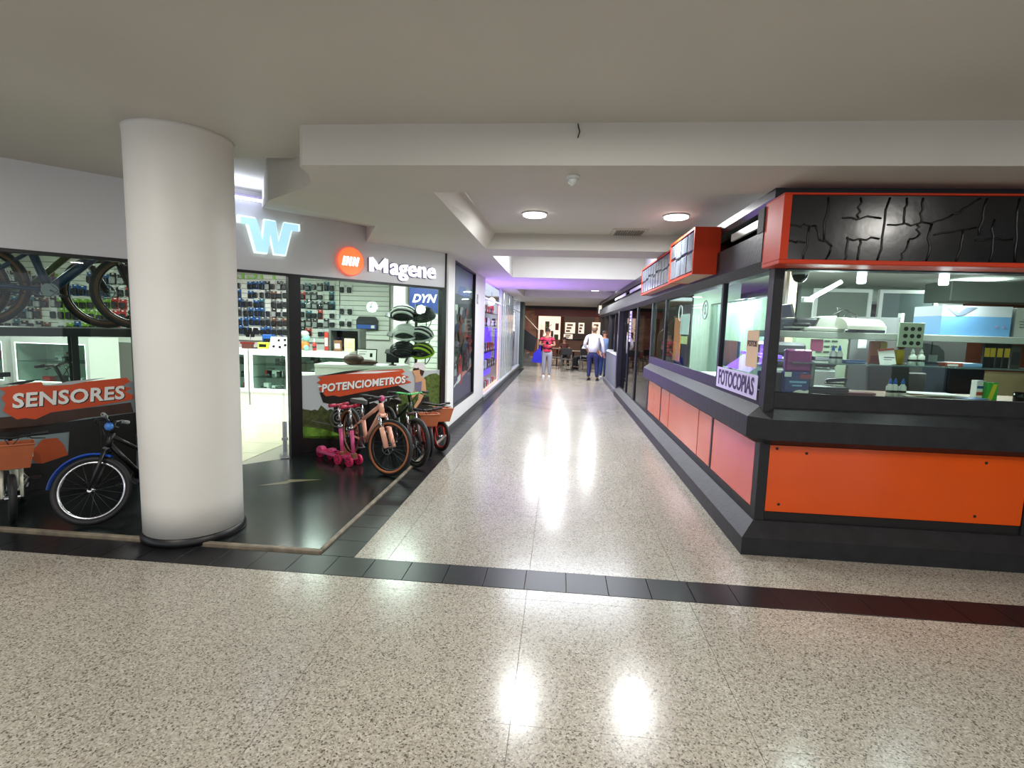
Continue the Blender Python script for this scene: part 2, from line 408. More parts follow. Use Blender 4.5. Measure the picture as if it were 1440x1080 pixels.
prof = [(.327, .05), (.327, .3), (.329, 2.2), (.33, 2.80), (.333, 2.83), (.338, 2.852)]
cl = E('column', 'thick round white plastered column standing on the edge of the dark floor', 'column', (-2.70, 3.51, 0))
O('shaft', MB().lathe(prof, 64), column_paint, cl)
O('base_band', MB().lathe([(.345, 0), (.345, .03), (.335, .055), (.327, .06)], 48), M('black_band', (14, 14, 15), .4, noise=.3), cl)

# fascia over the shop front and the wall along the corridor
fas = M('fascia_white', (214, 213, 216), .45, noise=.02, nscale=2)
O('wall_fascia', MB().box(-5.25, 0, 0, .14, 2.125, 2.96, X=SHX), fas, kind='structure')
wl = MB()
x0, x1 = -1.75, -1.6
wl.box(x0, x1, 7.24, 7.69, .10, 2.62).box(x0, x1, 9.57, 10.75, .10, 2.62).box(x0, x1, 7.69, 9.57, .10, .33).box(x0, x1, 7.69, 9.57, 2.57, 2.62)
wl.prism([tuple(sh(0, 0)[:2]), (-1.6, 7.24), (x0, 7.4), tuple(sh(0, .1)[:2])], .1, 2.62)
O('wall_left', wl, white_wall, kind='structure')
O('baseboard_left', MB().box(-1.74, -1.592, 7.24, 10.76, 0, .10), black_metal, kind='structure')
O('wall_shop_back', MB().box(-11, -1.75, 10.5, 10.6, 0, 2.75).box(-1.80, -1.76, 7.5, 10.5, 0, 2.75).box(-11.1, -11, 3.3, 10.6, 0, 2.75).box(-12, -5.12, 3.32, 3.42, 0, 2.96), white_wall, kind='structure')
O('ceiling_shop', MB().prism([tuple(sh(-5.2, .14)[:2]), tuple(sh(-.1, .14)[:2]), (-1.75, 7.5), (-1.75, 10.6), (-11, 10.6), (-11, 3.4)], 2.66, 2.72), white_wall, kind='structure')

# black frame of the shop front
fr = E('shop_front_frame', 'black metal frame of the bike shop front under the white fascia', 'frame', SH0, SH_A)
def fbox(name, x0, x1, z0, z1, y0=-.01, y1=.07, m=black_metal): return O(name, MB().box(x0, x1, y0, y1, z0, z1), m, fr)
fbox('door_post', -2.165, -2.03, 0, 2.095); fbox('corner_post', -.065, -.01, 0, 2.095); fbox('head_rail', -5.2, -.01, 2.095, 2.125)
fbox('sill', -2.03, -.065, 0, .05); fbox('window_post', -3.62, -3.52, 0, 2.095); fbox('sill', -5.2, -3.62, 0, .05)
fbox('window_post', -5.24, -5.18, 0, 2.095); fbox('corner_seam', -.012, .012, 0, 2.62, -.012, .01)
fbox('glass_pane', -2.03, -.065, .05, 2.095, .03, .036, pane_glass); fbox('glass_pane', -5.18, -3.62, .05, 2.095, .03, .036, pane_glass)

# glass door folded open behind the post, with its floor pivot and bottom bolt
dr = E('glass_door', 'frameless glass shop door standing open beside the black post', 'door', sh(-2.2, .08), SH_A + math.radians(72))
O('door_leaf', MB().box(0, .95, 0, .01, .03, 2.05), pane_glass, dr)
O('floor_pivot', MB().box(-.12, .12, -.05, .06, .003, .016, b=.004), steel, dr)
O('door_bolt', MB().box(.01, .035, -.02, .03, .02, .42, b=.004).box(.005, .04, -.03, .04, .2, .23), chrome, dr)

# LED batten and sensor over the fascia
lb = E('led_batten', 'bluish white LED batten mounted at the top of the fascia', 'lamp', sh(-2.72, -.10, 2.835), SH_A)
O('housing', MB().box(-.37, .37, -.03, .03, .02, .05, b=.005).box(-.3, -.28, -.005, .005, .05, .115).box(.28, .3, -.005, .005, .05, .115), M('lilac_grey', (140, 132, 158), .4), lb)
O('diffuser', MB().box(-.35, .35, -.025, .025, 0, .02, b=.006), emat('led_blue_white', (215, 225, 255), 4), lb)
o = O('ceiling_camera', MB().sph((0, 0, 0), .028, .028, .04, 12, 8).cyl((0, 0, .03), (0, 0, .05), .03), black_gloss, loc=(-2.36, 4.32, 2.90))
tag(o, 'tiny black dome fixed high beside the curved beam end', 'sensor')
sn = E('ceiling_sensor', 'small white pointed sensor under the long beam', 'sensor', (.043, 3.52, 2.6))
O('base', MB().lathe([(.0, 0), (.045, 0), (.045, -.012), (.04, -.02), (0, -.02)], 20), white_plastic, sn)
O('lens', MB().lathe([(.036, -.02), (.03, -.04), (.012, -.06), (0, -.064)], 20), M('pearl', (200, 205, 205), .25), sn)
o = O('wire_stub', MB().tube([(0, 0, 0), (.003, -.01, -.02), (.012, -.015, -.05), (.002, -.01, -.085)], .004, 6), black_metal, loc=(.058, 3.29, 2.84))
tag(o, 'short black wire hanging out of the top of the beam', 'wire')

def disc_lamp(x, y, z, label, r=.125):
    t = E('disc_lamp', label, 'lamp', (x, y, z), 0)
    O('rim', MB().lathe([(r + .008, 0), (r + .008, -.012), (r, -.016), (r - .002, 0)], 32), M('lamp_rim', (205, 200, 210), .4), t)
    O('diffuser', MB().lathe([(0, -.034), (r - .02, -.034), (r - .004, -.028), (r - .002, -.004), (0, -.004)], 32), lamp_white, t)
disc_lamp(-.317, 5.56, 2.8, 'round white ceiling lamp over the corridor mouth, nearer the bike shop')
disc_lamp(1.15, 5.6, 2.8, 'round white ceiling lamp over the corridor mouth, beside the orange sign boxes')
disc_lamp(1.0, 15.9, 2.8, 'round white ceiling lamp deep in the corridor over the glass doors')
for i, (x, y) in enumerate([(.2, 1.75)]): disc_lamp(x, y, 2.85, 'round white ceiling lamp in the open hall in front of the beam')
vt = E('ceiling_vent', 'rectangular grey air vent with slats in the corridor ceiling', 'vent', (.79, 6.62, 2.8))
O('frame', MB().box(-.21, .21, -.29, -.24, -.012, 0).box(-.21, .21, .22, .27, -.012, 0).box(-.21, -.17, -.24, .22, -.012, 0).box(.17, .21, -.24, .22, -.012, 0), M('vent_grey', (190, 182, 170), .5), vt)
O('backing', MB().box(-.17, .17, -.24, .22, -.003, 0), black_metal, vt)
sl = mesh('slat', MB().box(-.005, .005, -.24, .22, -.012, -.003), M('slat_grey', (150, 142, 130), .5))
for k in range(12): O('slat', sl, None, vt, loc=(-.154 + k * .028, 0, 0))

# ------------------------------------------------------------------ signs on the fascia
RX = Matrix.Rotation(PI / 2, 4, 'X')
def bar(mb, pts, w_, d0=.045, d1=.055):
    for p, q in zip(pts[:-1], pts[1:]):
        dx, dz = q[0] - p[0], q[1] - p[1]; l = math.hypot(dx, dz); nx, nz = -dz / l * w_ / 2, dx / l * w_ / 2
        mb.prism([(p[0] + nx, p[1] + nz), (q[0] + nx, q[1] + nz), (q[0] - nx, q[1] - nz), (p[0] - nx, p[1] - nz)], d0, d1, X=RX)
def sgn(name, label, x, z, y=-.005): return E(name, label, 'sign', sh(x, y, z), SH_A)
wsg = sgn('letter_sign', 'large pale blue illuminated letter W on the white fascia', -2.36, 2.50)
def letter_w(k):
    P = [(-.36, .2), (-.14, .2), (-.115, .1), (-.10, -.02), (-.065, .2), (.065, .2), (.10, -.02), (.13, .16), (.14, .2), (.36, .2), (.36, .115), (.275, .115), (.19, -.215), (.045, -.215), (0, .03), (-.045, -.215), (-.19, -.215), (-.275, .115), (-.36, .115)]
    P = [(-.36, .2), (-.17, .2), (-.10, -.06), (-.065, .2), (.065, .2), (.10, -.06), (.17, .2), (.36, .2), (.36, .115), (.265, .115), (.18, -.215), (.04, -.215), (0, .02), (-.04, -.215), (-.18, -.215), (-.265, .115), (-.36, .115)]
    return [(x * k, z * k) for x, z in P]
RX = Matrix.Rotation(PI / 2, 4, 'X')
O('letter_rim', MB().prism(letter_w(.89), .0, .045, X=RX), M('sign_rim', (225, 240, 235), .4, emit=.9), wsg)
O('letter_face', MB().prism(letter_w(.82), .045, .05, X=RX), M('sign_face', (166, 212, 240), .4, emit=1.0), wsg)
cs = sgn('round_logo_sign', 'round orange illuminated logo sign on the white fascia', -1.435, 2.335)
O('disc', MB().cyl((0, 0, 0), (0, -.045, 0), .163, n=40, smooth=False), M('logo_orange', (250, 120, 62), .4, emit=.9), cs)
O('rim', MB().torus((0, -.03, 0), (0, 1, 0), .163, .012, 40, 8), M('logo_rim', (240, 96, 84), .4, emit=.7), cs)
lw = M('sign_white', (250, 248, 255), .4, emit=.9)
mk = MB()
bar(mk, [(-.105, -.055), (-.08, .055)], .030)
bar(mk, [(-.065, -.055), (-.04, .055)], .026); bar(mk, [(-.045, .05), (-.01, -.05)], .026); bar(mk, [(-.02, -.055), (.005, .055)], .026)
bar(mk, [(.02, -.055), (.045, .055)], .026); bar(mk, [(.04, .05), (.07, -.05)], .026); bar(mk, [(.065, -.055), (.095, .055)], .030)
O('monogram', mk, lw, cs)
mg = sgn('word_sign', 'white illuminated word sign beside the round orange logo', -.67, 2.325)
rimm = M('sign_shadow', (70, 66, 118), .4)
for nm, m_, y_, dp, bo in (('lettering', lw, -.02, .02, .005), ('lettering_rim', rimm, -.002, .006, .013)):
    mb = MB(); bw = .052 if bo < .01 else .068; bar(mb, [(-.10, -.085), (-.10, .085)], bw, 0, 2 * dp); bar(mb, [(.10, -.085), (.10, .085)], bw, .0002, 2 * dp - .0002); bar(mb, [(-.105, .08), (0, -.04)], bw * .95, .0004, 2 * dp - .0004); bar(mb, [(.105, .08), (0, -.04)], bw * .95, .0006, 2 * dp - .0006); o = O(nm, mb, m_, mg); o.location = (-.385, y_ + dp, .002); text(nm, 'agene', .30, m_, mg, (.13, y_, -.001), depth=dp, bold=bo, sx=.98, spacing=1.04)

# ------------------------------------------------------------------ corner kiosk of black painted timber and orange panels
KX, KY = 1.5, 3.85
kz = E('corner_kiosk', 'black timber corner kiosk with orange panels and big shop windows', 'kiosk', (KX, KY, 0))
def KB(name, mb, m=black_paint, **k): return OW(name, mb, m, kz, **k)
mb = MB(); sweep(mb, [(9, KY), (KX, KY), (KX, 12.75)], [(0, 0), (.125, 0), (.125, .13), (.015, .225), (-.02, .225), (-.02, 0)]); KB('plinth', mb)
mb = MB(); c = .07; sweep(mb, [(9, KY), (KX + c, KY), (KX, KY + c), (KX, 8.66)], [(-.06, .805), (.03, .805), (.10, .85), (.10, 1.0), (.0, 1.075), (-.06, 1.075)]); KB('ledge', mb)
mb = MB(); sweep(mb, [(9, KY), (KX, KY), (KX, 8.68)], [(-.03, 1.075), (.0, 1.075), (.0, 1.185), (-.03, 1.185)]); KB('window_sill', mb)
mb = MB(); c = .09; sweep(mb, [(9, KY), (KX + c, KY), (KX, KY + c), (KX, 19.5)], [(-.10, 2.06), (.0, 2.06), (.085, 2.12), (.085, 2.33), (-.03, 2.36), (-.10, 2.36)]); KB('header', mb)
mb = MB(); sweep(mb, [(9, KY), (KX, KY), (KX, 19.5)], [(-.14, 2.36), (-.11, 2.36), (-.11, 2.62), (-.14, 2.62)]); KB('header_recess', mb, black_gloss)
mb = MB(); sweep(mb, [(9, KY - .02), (KX - .02, KY - .02), (KX - .02, 19.5)], [(-.10, 2.50), (.03, 2.50), (.05, 2.54), (.05, 2.60), (-.10, 2.60)]); KB('cornice', mb, M('cornice_black', (40, 41, 46), .35, noise=.2))
KB('header_corner_cap', MB().prism([(KX - .09, KY + .05), (KX + .03, KY - .09), (KX + .16, KY - .09), (KX + .16, KY + .16), (KX - .09, KY + .16)], 2.33, 2.50), M('dusty_black', (46, 40, 34), .7, noise=.3))
KB('corner_post', MB().box(KX - .004, KX + .068, KY - .004, KY + .10, .2, 2.08, b=.006))
lbar = M('aluminium_bar', (205, 205, 200), .35)
for y0, y1 in [(4.05, 4.8), (6.6, 8.2), (9.2, 11.5), (12.2, 14.5)]:
    KB('light_trough', MB().box(KX - .03, KX - .005, y0, y1, 2.405, 2.47, b=.004), lbar)
# left side: orange panels, windows
dark_in = M('panel_backing', (18, 14, 14), .6)
KB('panel_backing', MB().box(KX + .02, KX + .05, KY, 8.7, .2, .82), dark_in)
for y0, y1 in [(3.965, 5.02), (5.075, 5.535), (5.555, 7.02), (7.045, 7.56), (7.64, 8.655)]:
    KB('orange_panel', MB().box(KX + .004, KX + .022, y0, y1, .292, .798, b=.002), orange_panel)
KB('panel_frame', MB().box(KX, KX + .03, 3.95, 8.7, .225, .29).box(KX, KX + .03, 5.022, 5.07, .29, .80).box(KX + .008, KX + .03, 7.562, 7.638, .29, .80))
for y0, y1 in [(3.96, 5.0), (5.05, 7.6), (7.65, 8.68)]:
    KB('glass_pane', MB().box(KX + .02, KX + .026, y0, y1, 1.185, 2.065), glass('side_glass', (228, 242, 236), 1.5, .55))
for y in (5.0, 7.6): KB('mullion', MB().box(KX, KX + .045, y, y + .05, 1.185, 2.065))
KB('end_post', MB().box(KX, KX + .07, 8.68, 8.76, .2, 2.07))
# front side
KB('panel_backing', MB().box(KX + .06, 6, KY + .02, KY + .05, .2, .82), dark_in)
ofp = KB('orange_panel', MB().box(KX + .068, 3.33, KY + .006, KY + .022, .292, .795, b=.002), orange_panel)
for x, z in [(1.62, .77), (1.83, .745), (1.665, .35), (3.05, .74), (3.02, .345)]:
    KB('screw_hole', MB().cyl((x, KY + .007, z), (x, KY + .004, z), .011, n=8), dark_in)
KB('orange_panel', MB().box(3.41, 6, KY + .006, KY + .022, .292, .795, b=.002), orange_panel)
KB('panel_post', MB().box(3.335, 3.40, KY, KY + .03, .225, .81))
KB('glass_pane', MB().box(KX + .07, 6.0, KY + .03, KY + .036, 1.185, 2.065), pane_glass)
KB('counter', MB().box(KX + .06, 6, KY + .04, KY + .62, 1.135, 1.165), M('counter_wood', (140, 112, 84), .5, noise=.1))
ks = KB('shelf', MB().box(KX + .07, 6, KY + .15, KY + .50, 1.585, 1.635, b=.004), M('shelf_grey', (178, 182, 176), .5))
gs = KB('glass_shelf', MB().box(KX + .20, 6, KY + .07, KY + .42, 1.398, 1.406), M('shelf_edge', (96, 120, 122), .15, alpha=.75))

# kiosk interior shell
O('floor_kiosk', MB().box(1.6, 9, 3.95, 8.95, 0, .03), M('kiosk_floor', (120, 112, 100), .4), kind='structure')
O('ceiling_kiosk', MB().box(1.62, 9, 3.96, 12.7, 2.42, 2.47), white_wall, kind='structure')
O('wall_kiosk_back', MB().box(3.9, 9, 8.9, 9.0, 0, 2.5).box(2.2, 2.95, 8.9, 9.0, 0, 2.5), M('pale_green_wall', (176, 188, 176), .6, noise=.05), kind='structure')
O('wall_right_side', MB().box(9, 9.1, -7, 33, 0, 3).box(4.5, 4.6, 9, 24, 0, 2.6), M('dark_wall', (70, 66, 62), .7), kind='structure')

# ------------------------------------------------------------------ illuminated sign boxes above the kiosk
def seams(mb, paths, r=.006, X=None):
    for p in paths: mb.tube(p, r, 5, X=X)
    return mb
plastic = M('black_plastic_sheet', (24, 25, 28), .2, noise=.4, nscale=5, bump=.06, bscale=7)
tape = M('black_tape', (8, 8, 9), .3)
sb = E('sign_box', 'long orange framed sign box wrapped in taped black plastic over the counter', 'sign', (1.42, 3.60, 2.07))
W_, H_ = 3.6, .455
O('box_frame', MB().box(0, W_, 0, .30, 0, .03, b=.004).box(0, W_, 0, .30, H_ - .012, H_, b=.004).box(0, .05, 0, .30, .03, H_ - .012).box(W_ - .03, W_, 0, .30, .03, H_ - .012), orange_frame, sb)
O('sign_face', MB().box(.05, W_ - .03, .02, .29, .03, H_ - .012), plastic, sb)
rr = random.Random(3)
def crease(p, q, k=5, amp=.012):
    return [(p[0] + (q[0] - p[0]) * i / k + rr.uniform(-amp, amp) * (0 < i < k), .018, p[1] + (q[1] - p[1]) * i / k + rr.uniform(-amp, amp) * (0 < i < k)) for i in range(k + 1)]
tp = [((.06, .25), (.22, .25)), ((.22, .25), (.25, .16)), ((.25, .16), (.33, .12)), ((.16, .03), (.18, .25)), ((.33, .12), (.30, .03)), ((.38, .30), (.62, .30)), ((.42, .03), (.42, .18)), ((.42, .17), (.62, .17)), ((.5, .03), (.5, .17)), ((.62, .03), (.66, .43)), ((.66, .26), (.92, .27)), ((.76, .27), (.76, .43)), ((.86, .27), (.86, .43)), ((.80, .16), (.86, .20)), ((.80, .16), (.76, .03)), ((.86, .2), (.84, .26)), ((.92, .27), (1.05, .33)), ((.92, .03), (.93, .27)), ((1.2, .17), (1.42, .18)), ((1.3, .03), (1.3, .3)), ((1.05, .33), (1.2, .43)), ((1.45, .03), (1.43, .43)), ((.95, .2), (1.2, .25)), ((1.6, .2), (1.9, .2)), ((.28, .16), (.28, .43)), ((.48, .30), (.48, .43)), ((1.1, .03), (1.12, .24)), ((1.22, .2), (1.24, .43)), ((1.55, .03), (1.56, .43)), ((.06, .15), (.16, .14)), ((2.0, .03), (2.0, .43)), ((2.3, .2), (2.9, .22))]
for p, q in tp: O('tape_seam', MB().tube(crease(p, q), .006, 5), tape, sb)
def side_box(name, label, y0, y1, xo, xi, z0, z1, n, pale):
    t = E(name, label, 'sign', (xo, y0, z0)); L_ = y1 - y0; H = z1 - z0; D = xi - xo
    O('box_frame', MB().box(0, D, 0, .025, 0, H, b=.003).box(0, D, L_ - .025, L_, 0, H).box(0, .012, .025, L_ - .025, H - .02, H).box(0, .012, .025, L_ - .025, 0, .02), orange_frame, t)
    O('box_top', MB().box(.012, D, .025, L_ - .025, H - .02, H), tape, t)  # unseen top made dark to cut the red bounce on the ceiling
    O('underside', MB().box(.012, D, .025, L_ - .025, .004, .02), M('sign_underside', (190, 142, 112), .5), t)
    O('backing', MB().box(.02, .04, .025, L_ - .025, .02, H - .02), tape, t)
    w_ = (L_ - .06) / n
    for i in range(n):
        m_ = H * rr.uniform(.42, .6)
        for a, b in ((.035, m_ - .014), (m_ + .014, H - .035)):
            O('plastic_strip', MB().box(.004, .02, .03 + i * w_ + .014, .03 + (i + 1) * w_ - .014, a, b, b=.004), pale, t)
    return t
pale = M('grey_plastic_sheet', (92, 99, 110), .2, noise=.3, nscale=7, bump=.1, bscale=9)
side_box('sign_box', 'orange sign box with grey taped face, the nearer of the two on the kiosk side', 4.98, 6.05, 1.20, 1.44, 2.14, 2.57, 4, pale)
side_box('sign_box', 'orange sign box with grey striped face, the farther of the two on the kiosk side', 6.35, 8.6, 1.28, 1.44, 2.17, 2.585, 11, pale)

# ------------------------------------------------------------------ things in the kiosk window
ZC, ZG, ZS = 1.165, 1.406, 1.635
def on(u, y, z, v=500): p = at_y(u, v, y); return (p.x, y, z)
def bottle(name, label, cat, loc, h, r, body, cap, group=None, nozzle=True):
    t = E(name, label, cat, loc, 0, group)
    O('body', MB().lathe([(0, 0), (r, 0), (r, h * .55), (r * .5, h * .68), (r * .45, h * .7), (0, h * .7)], 14), body, t)
    O('label', MB().lathe([(r * 1.02, h * .24), (r * 1.02, h * .36)], 14), black_metal, t)
    O('cap', MB().lathe([(r * .5, h * .7), (r * .5, h * .8), (r * .12, h), (0, h)], 12), cap, t)
    return t
bluecap = M('blue_cap', (40, 110, 200), .4)
for u, lab in [(1171, 'ink bottle with blue cap on the glass shelf, the one nearer the pink note'), (1180, 'ink bottle with blue cap on the glass shelf, just beside the first')]:
    bottle('ink_bottle', lab, 'bottle', on(u, 4.05, ZG), .13, .023, white_plastic, bluecap, 'blue capped ink bottles in the kiosk')
for u, lab in [(1251, 'ink bottle with blue cap on the counter, nearest the kiosk corner of three'), (1258, 'middle ink bottle with blue cap of the three on the counter'), (1269, 'ink bottle with blue cap on the counter, set slightly apart from its pair')]:
    bottle('ink_bottle', lab, 'bottle', on(u, 4.05, ZC, 548), .14, .024, white_plastic, bluecap, 'blue capped ink bottles in the kiosk')
for u, lab in [(1283, 'clear glue bottle with pointed nozzle on the glass shelf under the holed plate'), (1295, 'clear glue bottle with pointed nozzle on the glass shelf beside the plastic bag')]:
    bottle('glue_bottle', lab, 'bottle', on(u, 4.02, ZG), .125, .026, M('milky_plastic', (205, 212, 200), .3), M('milky_plastic', (205, 212, 200)), 'glue bottles on the glass shelf')
p = on(1117, 3.99, ZC, 540)
t = E('paper_bag_pack', 'purple and dark blue printed plastic pack standing in the window corner', 'pack', p)
O('upper_pack', MB().box(-.085, .10, -.025, .03, .17, .335, b=.012), M('purple_film', (140, 44, 118), .2, bump=.3, bscale=30), t)
O('lower_pack', MB().box(-.09, .10, -.03, .035, .002, .172, b=.012), M('navy_film', (28, 48, 110), .2, bump=.2), t)
O('white_patch', MB().box(-.088, -.04, -.034, -.03, .13, .165), paper, t); O('red_patch', MB().box(.02, .10, -.034, -.03, .12, .15), M('dull_red', (150, 60, 80), .5), t)
O('pale_print', MB().box(-.05, .07, -.034, -.03, .085, .10).box(-.03, .04, -.034, -.03, .06, .072), M('pale_blue_print', (120, 170, 210), .5), t)
O('white_wave', MB().prism([(-.02, .015), (.09, .01), (.09, .035), (.06, .028), (.03, .035), (0, .028)], .03, .034, X=RX), paper, t)
t = E('dome_camera', 'black dome camera hanging at the top corner of the kiosk window', 'camera', on(1125, 4.15, 2.06, 386))
O('mount', MB().lathe([(0, .03), (.06, .03), (.06, .0), (0, 0)], 20), white_plastic, t); O('dome', MB().sph((0, 0, 0), .055, .055, .06, 18, 8, lo=-.5, hi=0), black_gloss, t)
for u, lab in [(1212, 'glowing square spot lamp at the top of the kiosk window, nearer the corner'), (1328, 'glowing square spot lamp at the top of the kiosk window, nearer the blue box')]:
    t = E('spot_lamp', lab, 'lamp', on(u, 3.955, 2.03, 388))
    O('housing', MB().box(-.05, .05, -.02, .03, .045, .075, b=.005), white_plastic, t); O('lens', MB().box(-.025, .025, -.02, .02, -.045, .045, b=.006), emat('lamp_cool', (240, 245, 255), 12), t)
# on the grey shelf
t = E('cash_printer', 'beige flatbed machine with raised back on the grey shelf', 'machine', on(1145, 4.1, ZS, 460))
beige = M('beige_plastic', (196, 196, 186), .45)
O('base', MB().box(-.12, .17, -.1, .15, 0, .03, b=.006), beige, t); O('hood', MB().prism([(-.03, .03), (.12, .03), (.125, .1), (.11, .12), (.0, .105)], -.1, .08, X=RX), beige, t)
O('tray', MB().box(-.20, .0, -.09, .06, .02, .034, b=.005), white_plastic, t); O('dark_lid', MB().box(-.20, -.07, -.1, .1, .034, .06, b=.008), black_metal, t)
t = E('laminator', 'cream rounded laminator with dark base on the grey shelf', 'machine', on(1216, 4.12, ZS, 460))
cream = M('cream_plastic', (212, 212, 196), .4)
pr = [(.08, 0)] + [(.08 * math.cos(a), .085 * math.sin(a)) for a in [i * PI / 10 for i in range(1, 10)]] + [(-.08, 0)]
O('cover', MB().prism([(x, z + .022) for x, z in pr], -.12, .28, X=Matrix.Rotation(math.radians(-65), 4, 'Z') @ RX), cream, t)
O('base', MB().box(-.10, .10, -.09, .08, 0, .022, b=.005), M('navy_plastic', (26, 30, 48), .4), t)
o = O('cable_tangle', MB().tube([(-.12, 0, .02), (-.08, 0, .1), (0, .02, .14), (.08, 0, .1), (.06, -.02, .02)], .004, 6).tube([(-.14, -.01, .02), (-.02, 0, .07), (.03, 0, .13), (-.05, .02, .15), (-.02, .03, .02)], .004, 6), black_metal, loc=on(1187, 4.05, ZS + .03, 460))
tag(o, 'tangle of thin black cables between the two machines on the shelf', 'cable')
t = E('printer_box', 'white and light blue cardboard printer box on the grey shelf', 'box', on(1325, 4.04, ZS, 440))
O('lower_half', MB().box(0, .47, 0, .3, 0, .14), M('box_blue', (118, 172, 226), .5), t); O('upper_half', MB().box(0, .47, 0, .3, .14, .215), M('box_white', (220, 222, 232), .5), t)
O('printed_chevron', MB().prism([(.02, .205), (.10, .14), (.15, .15), (.23, .205), (.16, .205), (.11, .165), (.06, .205)], .001, .003, X=RX), M('chevron_grey', (130, 140, 160), .5), t)
O('print_mark', MB().box(.42, .435, -.003, -.001, .06, .075).box(.37, .385, -.003, -.001, .06, .075), M('mark_pink', (170, 150, 200), .5), t)
t = E('white_device_box', 'pale grey carton with a round print at the end of the shelf', 'box', on(1423, 4.05, ZS, 440))
O('carton', MB().box(.03, .4, 0, .25, 0, .21, b=.003), M('carton_grey', (178, 180, 176), .6), t); O('round_print', MB().torus((.12, -.002, .15), (0, 1, 0), .03, .004, 20, 6), steel, t); O('print_lines', MB().box(.06, .16, -.003, 0, .11, .114).box(.06, .14, -.003, 0, .09, .094).box(.06, .15, -.003, 0, .07, .074), steel, t); O('dark_tab', MB().box(.11, .2, -.006, 0, .03, .06), black_metal, t)
t = E('holed_plate', 'pale square plate with nine round holes hung over the shelf edge', 'holder', on(1281, 3.9, 1.54, 470))
O('plate', MB().box(-.085, .085, -.006, .006, 0, .175, b=.003), M('pale_green_plastic', (176, 190, 172), .45), t)
hm = mesh('hole', MB().cyl((0, -.0075, 0), (0, 0, 0), .015, n=14), M('hole_dark', (38, 42, 38), .6))
for i in range(3):
    for j in range(3): O('hole', hm, None, t, loc=(-.04 + i * .045, 0, .03 + j * .05))
# on the glass shelf
yel = M('pack_yellow', (190, 160, 50), .45); blk = M('pack_black', (24, 25, 26), .4)
for k, (u, lab) in enumerate([(1383, 'first from the holed plate'), (1391, 'second from the holed plate'), (1401, 'third from the holed plate'), (1411, 'last in the row')]):
    t = E('battery_pack', 'black and yellow battery pack hung above the glass shelf, ' + lab, 'pack', on(u + 3, 4.06, ZG + .0, 510), 0, 'battery packs on the glass shelf')
    O('card', MB().box(-.021, .021, 0, .02, .0, .19, b=.003), blk, t); O('yellow_band', MB().box(-.017, .017, -.004, 0, .08, .145), yel, t); O('hang_tab', MB().box(-.012, .012, -.003, 0, .18, .195), grey_plastic, t)
t = E('dark_carton', 'dark upright carton at the end of the battery row', 'box', on(1428, 4.06, ZG, 510)); O('carton', MB().box(-.035, .03, 0, .06, 0, .17, b=.002), M('dark_olive', (62, 62, 56), .5), t); O('printed_panel', MB().box(-.028, .023, -.003, 0, .03, .12), M('dark_print', (40, 40, 44), .5), t)
t = E('brochure_card', 'white card leaning in front of orange packets on the glass shelf', 'card', on(1250, 4.0, ZG, 505)); O('sheet', MB().box(-.055, .055, 0, .006, 0, .12, X=Matrix.Rotation(-.12, 4, 'Y') @ Matrix.Rotation(-.2, 4, 'X')), paper, t); O('header_strip', MB().box(-.055, .055, -.002, 0, .105, .12, X=Matrix.Rotation(-.12, 4, 'Y') @ Matrix.Rotation(-.2, 4, 'X')), M('card_red', (180, 70, 40), .5), t); O('print_lines', MB().box(-.035, .035, -.002, 0, .05, .058).box(-.035, .02, -.002, 0, .035, .04), steel, t)
t = E('orange_packet', 'orange and yellow packet standing on the glass shelf behind a white card', 'pack', on(1237, 4.12, ZG, 500)); O('packet', MB().box(-.07, .04, 0, .03, 0, .17, b=.006), M('packet_orange', (176, 98, 46), .4), t); O('yellow_top', MB().box(0, .045, -.003, 0, .11, .165), yel, t); O('red_foot', MB().box(-.065, 0, -.003, 0, .01, .06), M('packet_red', (150, 50, 40), .5), t)
t = E('wrapped_toy', 'brown toy on a yellow wrapped packet on the glass shelf', 'toy', on(1266, 4.1, ZG, 500)); O('packet', MB().box(-.03, .03, 0, .03, 0, .11, b=.005), yel, t); O('head', MB().sph((0, 0, .14), .03, .025, .028), brown_wood, t); O('ear', MB().sph((-.025, 0, .16), .01).sph((.025, 0, .16), .01), brown_wood, t)
t = E('plastic_bag', 'crumpled clear plastic bag with white card on the glass shelf', 'bag', on(1312, 4.1, ZG, 500)); O('film', MB().prism([(-.08, 0), (.09, 0), (.075, .11), (.03, .15), (-.05, .165), (-.07, .1)], -.04, 0, X=RX), glass('bag_film', (205, 212, 212), 1.8), t); O('card', MB().box(-.02, .04, .01, .015, .03, .08), paper, t)
t = E('tape_dispenser', 'flat red and blue blister packs lying on the glass shelf', 'pack', on(1355, 4.05, ZG, 512)); O('blue_blister', MB().box(-.02, .11, -.03, .05, 0, .03, b=.006), M('pale_blue', (120, 160, 200), .3), t); O('red_blister', MB().box(-.14, -.02, -.03, .05, 0, .03, b=.006), M('brick_red', (176, 84, 66), .4), t); O('white_tab', MB().box(-.13, -.06, -.034, -.03, .005, .02), paper, t)
t = E('flat_blue_box', 'flat blue box on the glass shelf beside two ink bottles', 'box', on(1199, 4.05, ZG, 512)); O('carton', MB().box(-.07, .075, -.03, .06, 0, .025, b=.003), M('flat_blue', (50, 80, 140), .4), t); O('stripe', MB().box(-.065, .07, -.033, -.03, .008, .014), M('pale_blue', (120, 160, 200)), t)
t = E('white_pump_bottle', 'small pale bottle with black knob at the end of the glass shelf', 'bottle', on(1140, 4.02, ZC + .02, 540)); O('bottle', MB().lathe([(0, 0), (.02, 0), (.02, .2), (.01, .23), (0, .23)], 12), M('smoke_plastic', (130, 140, 140), .25), t); O('knob', MB().sph((0, 0, .25), .017), black_gloss, t)
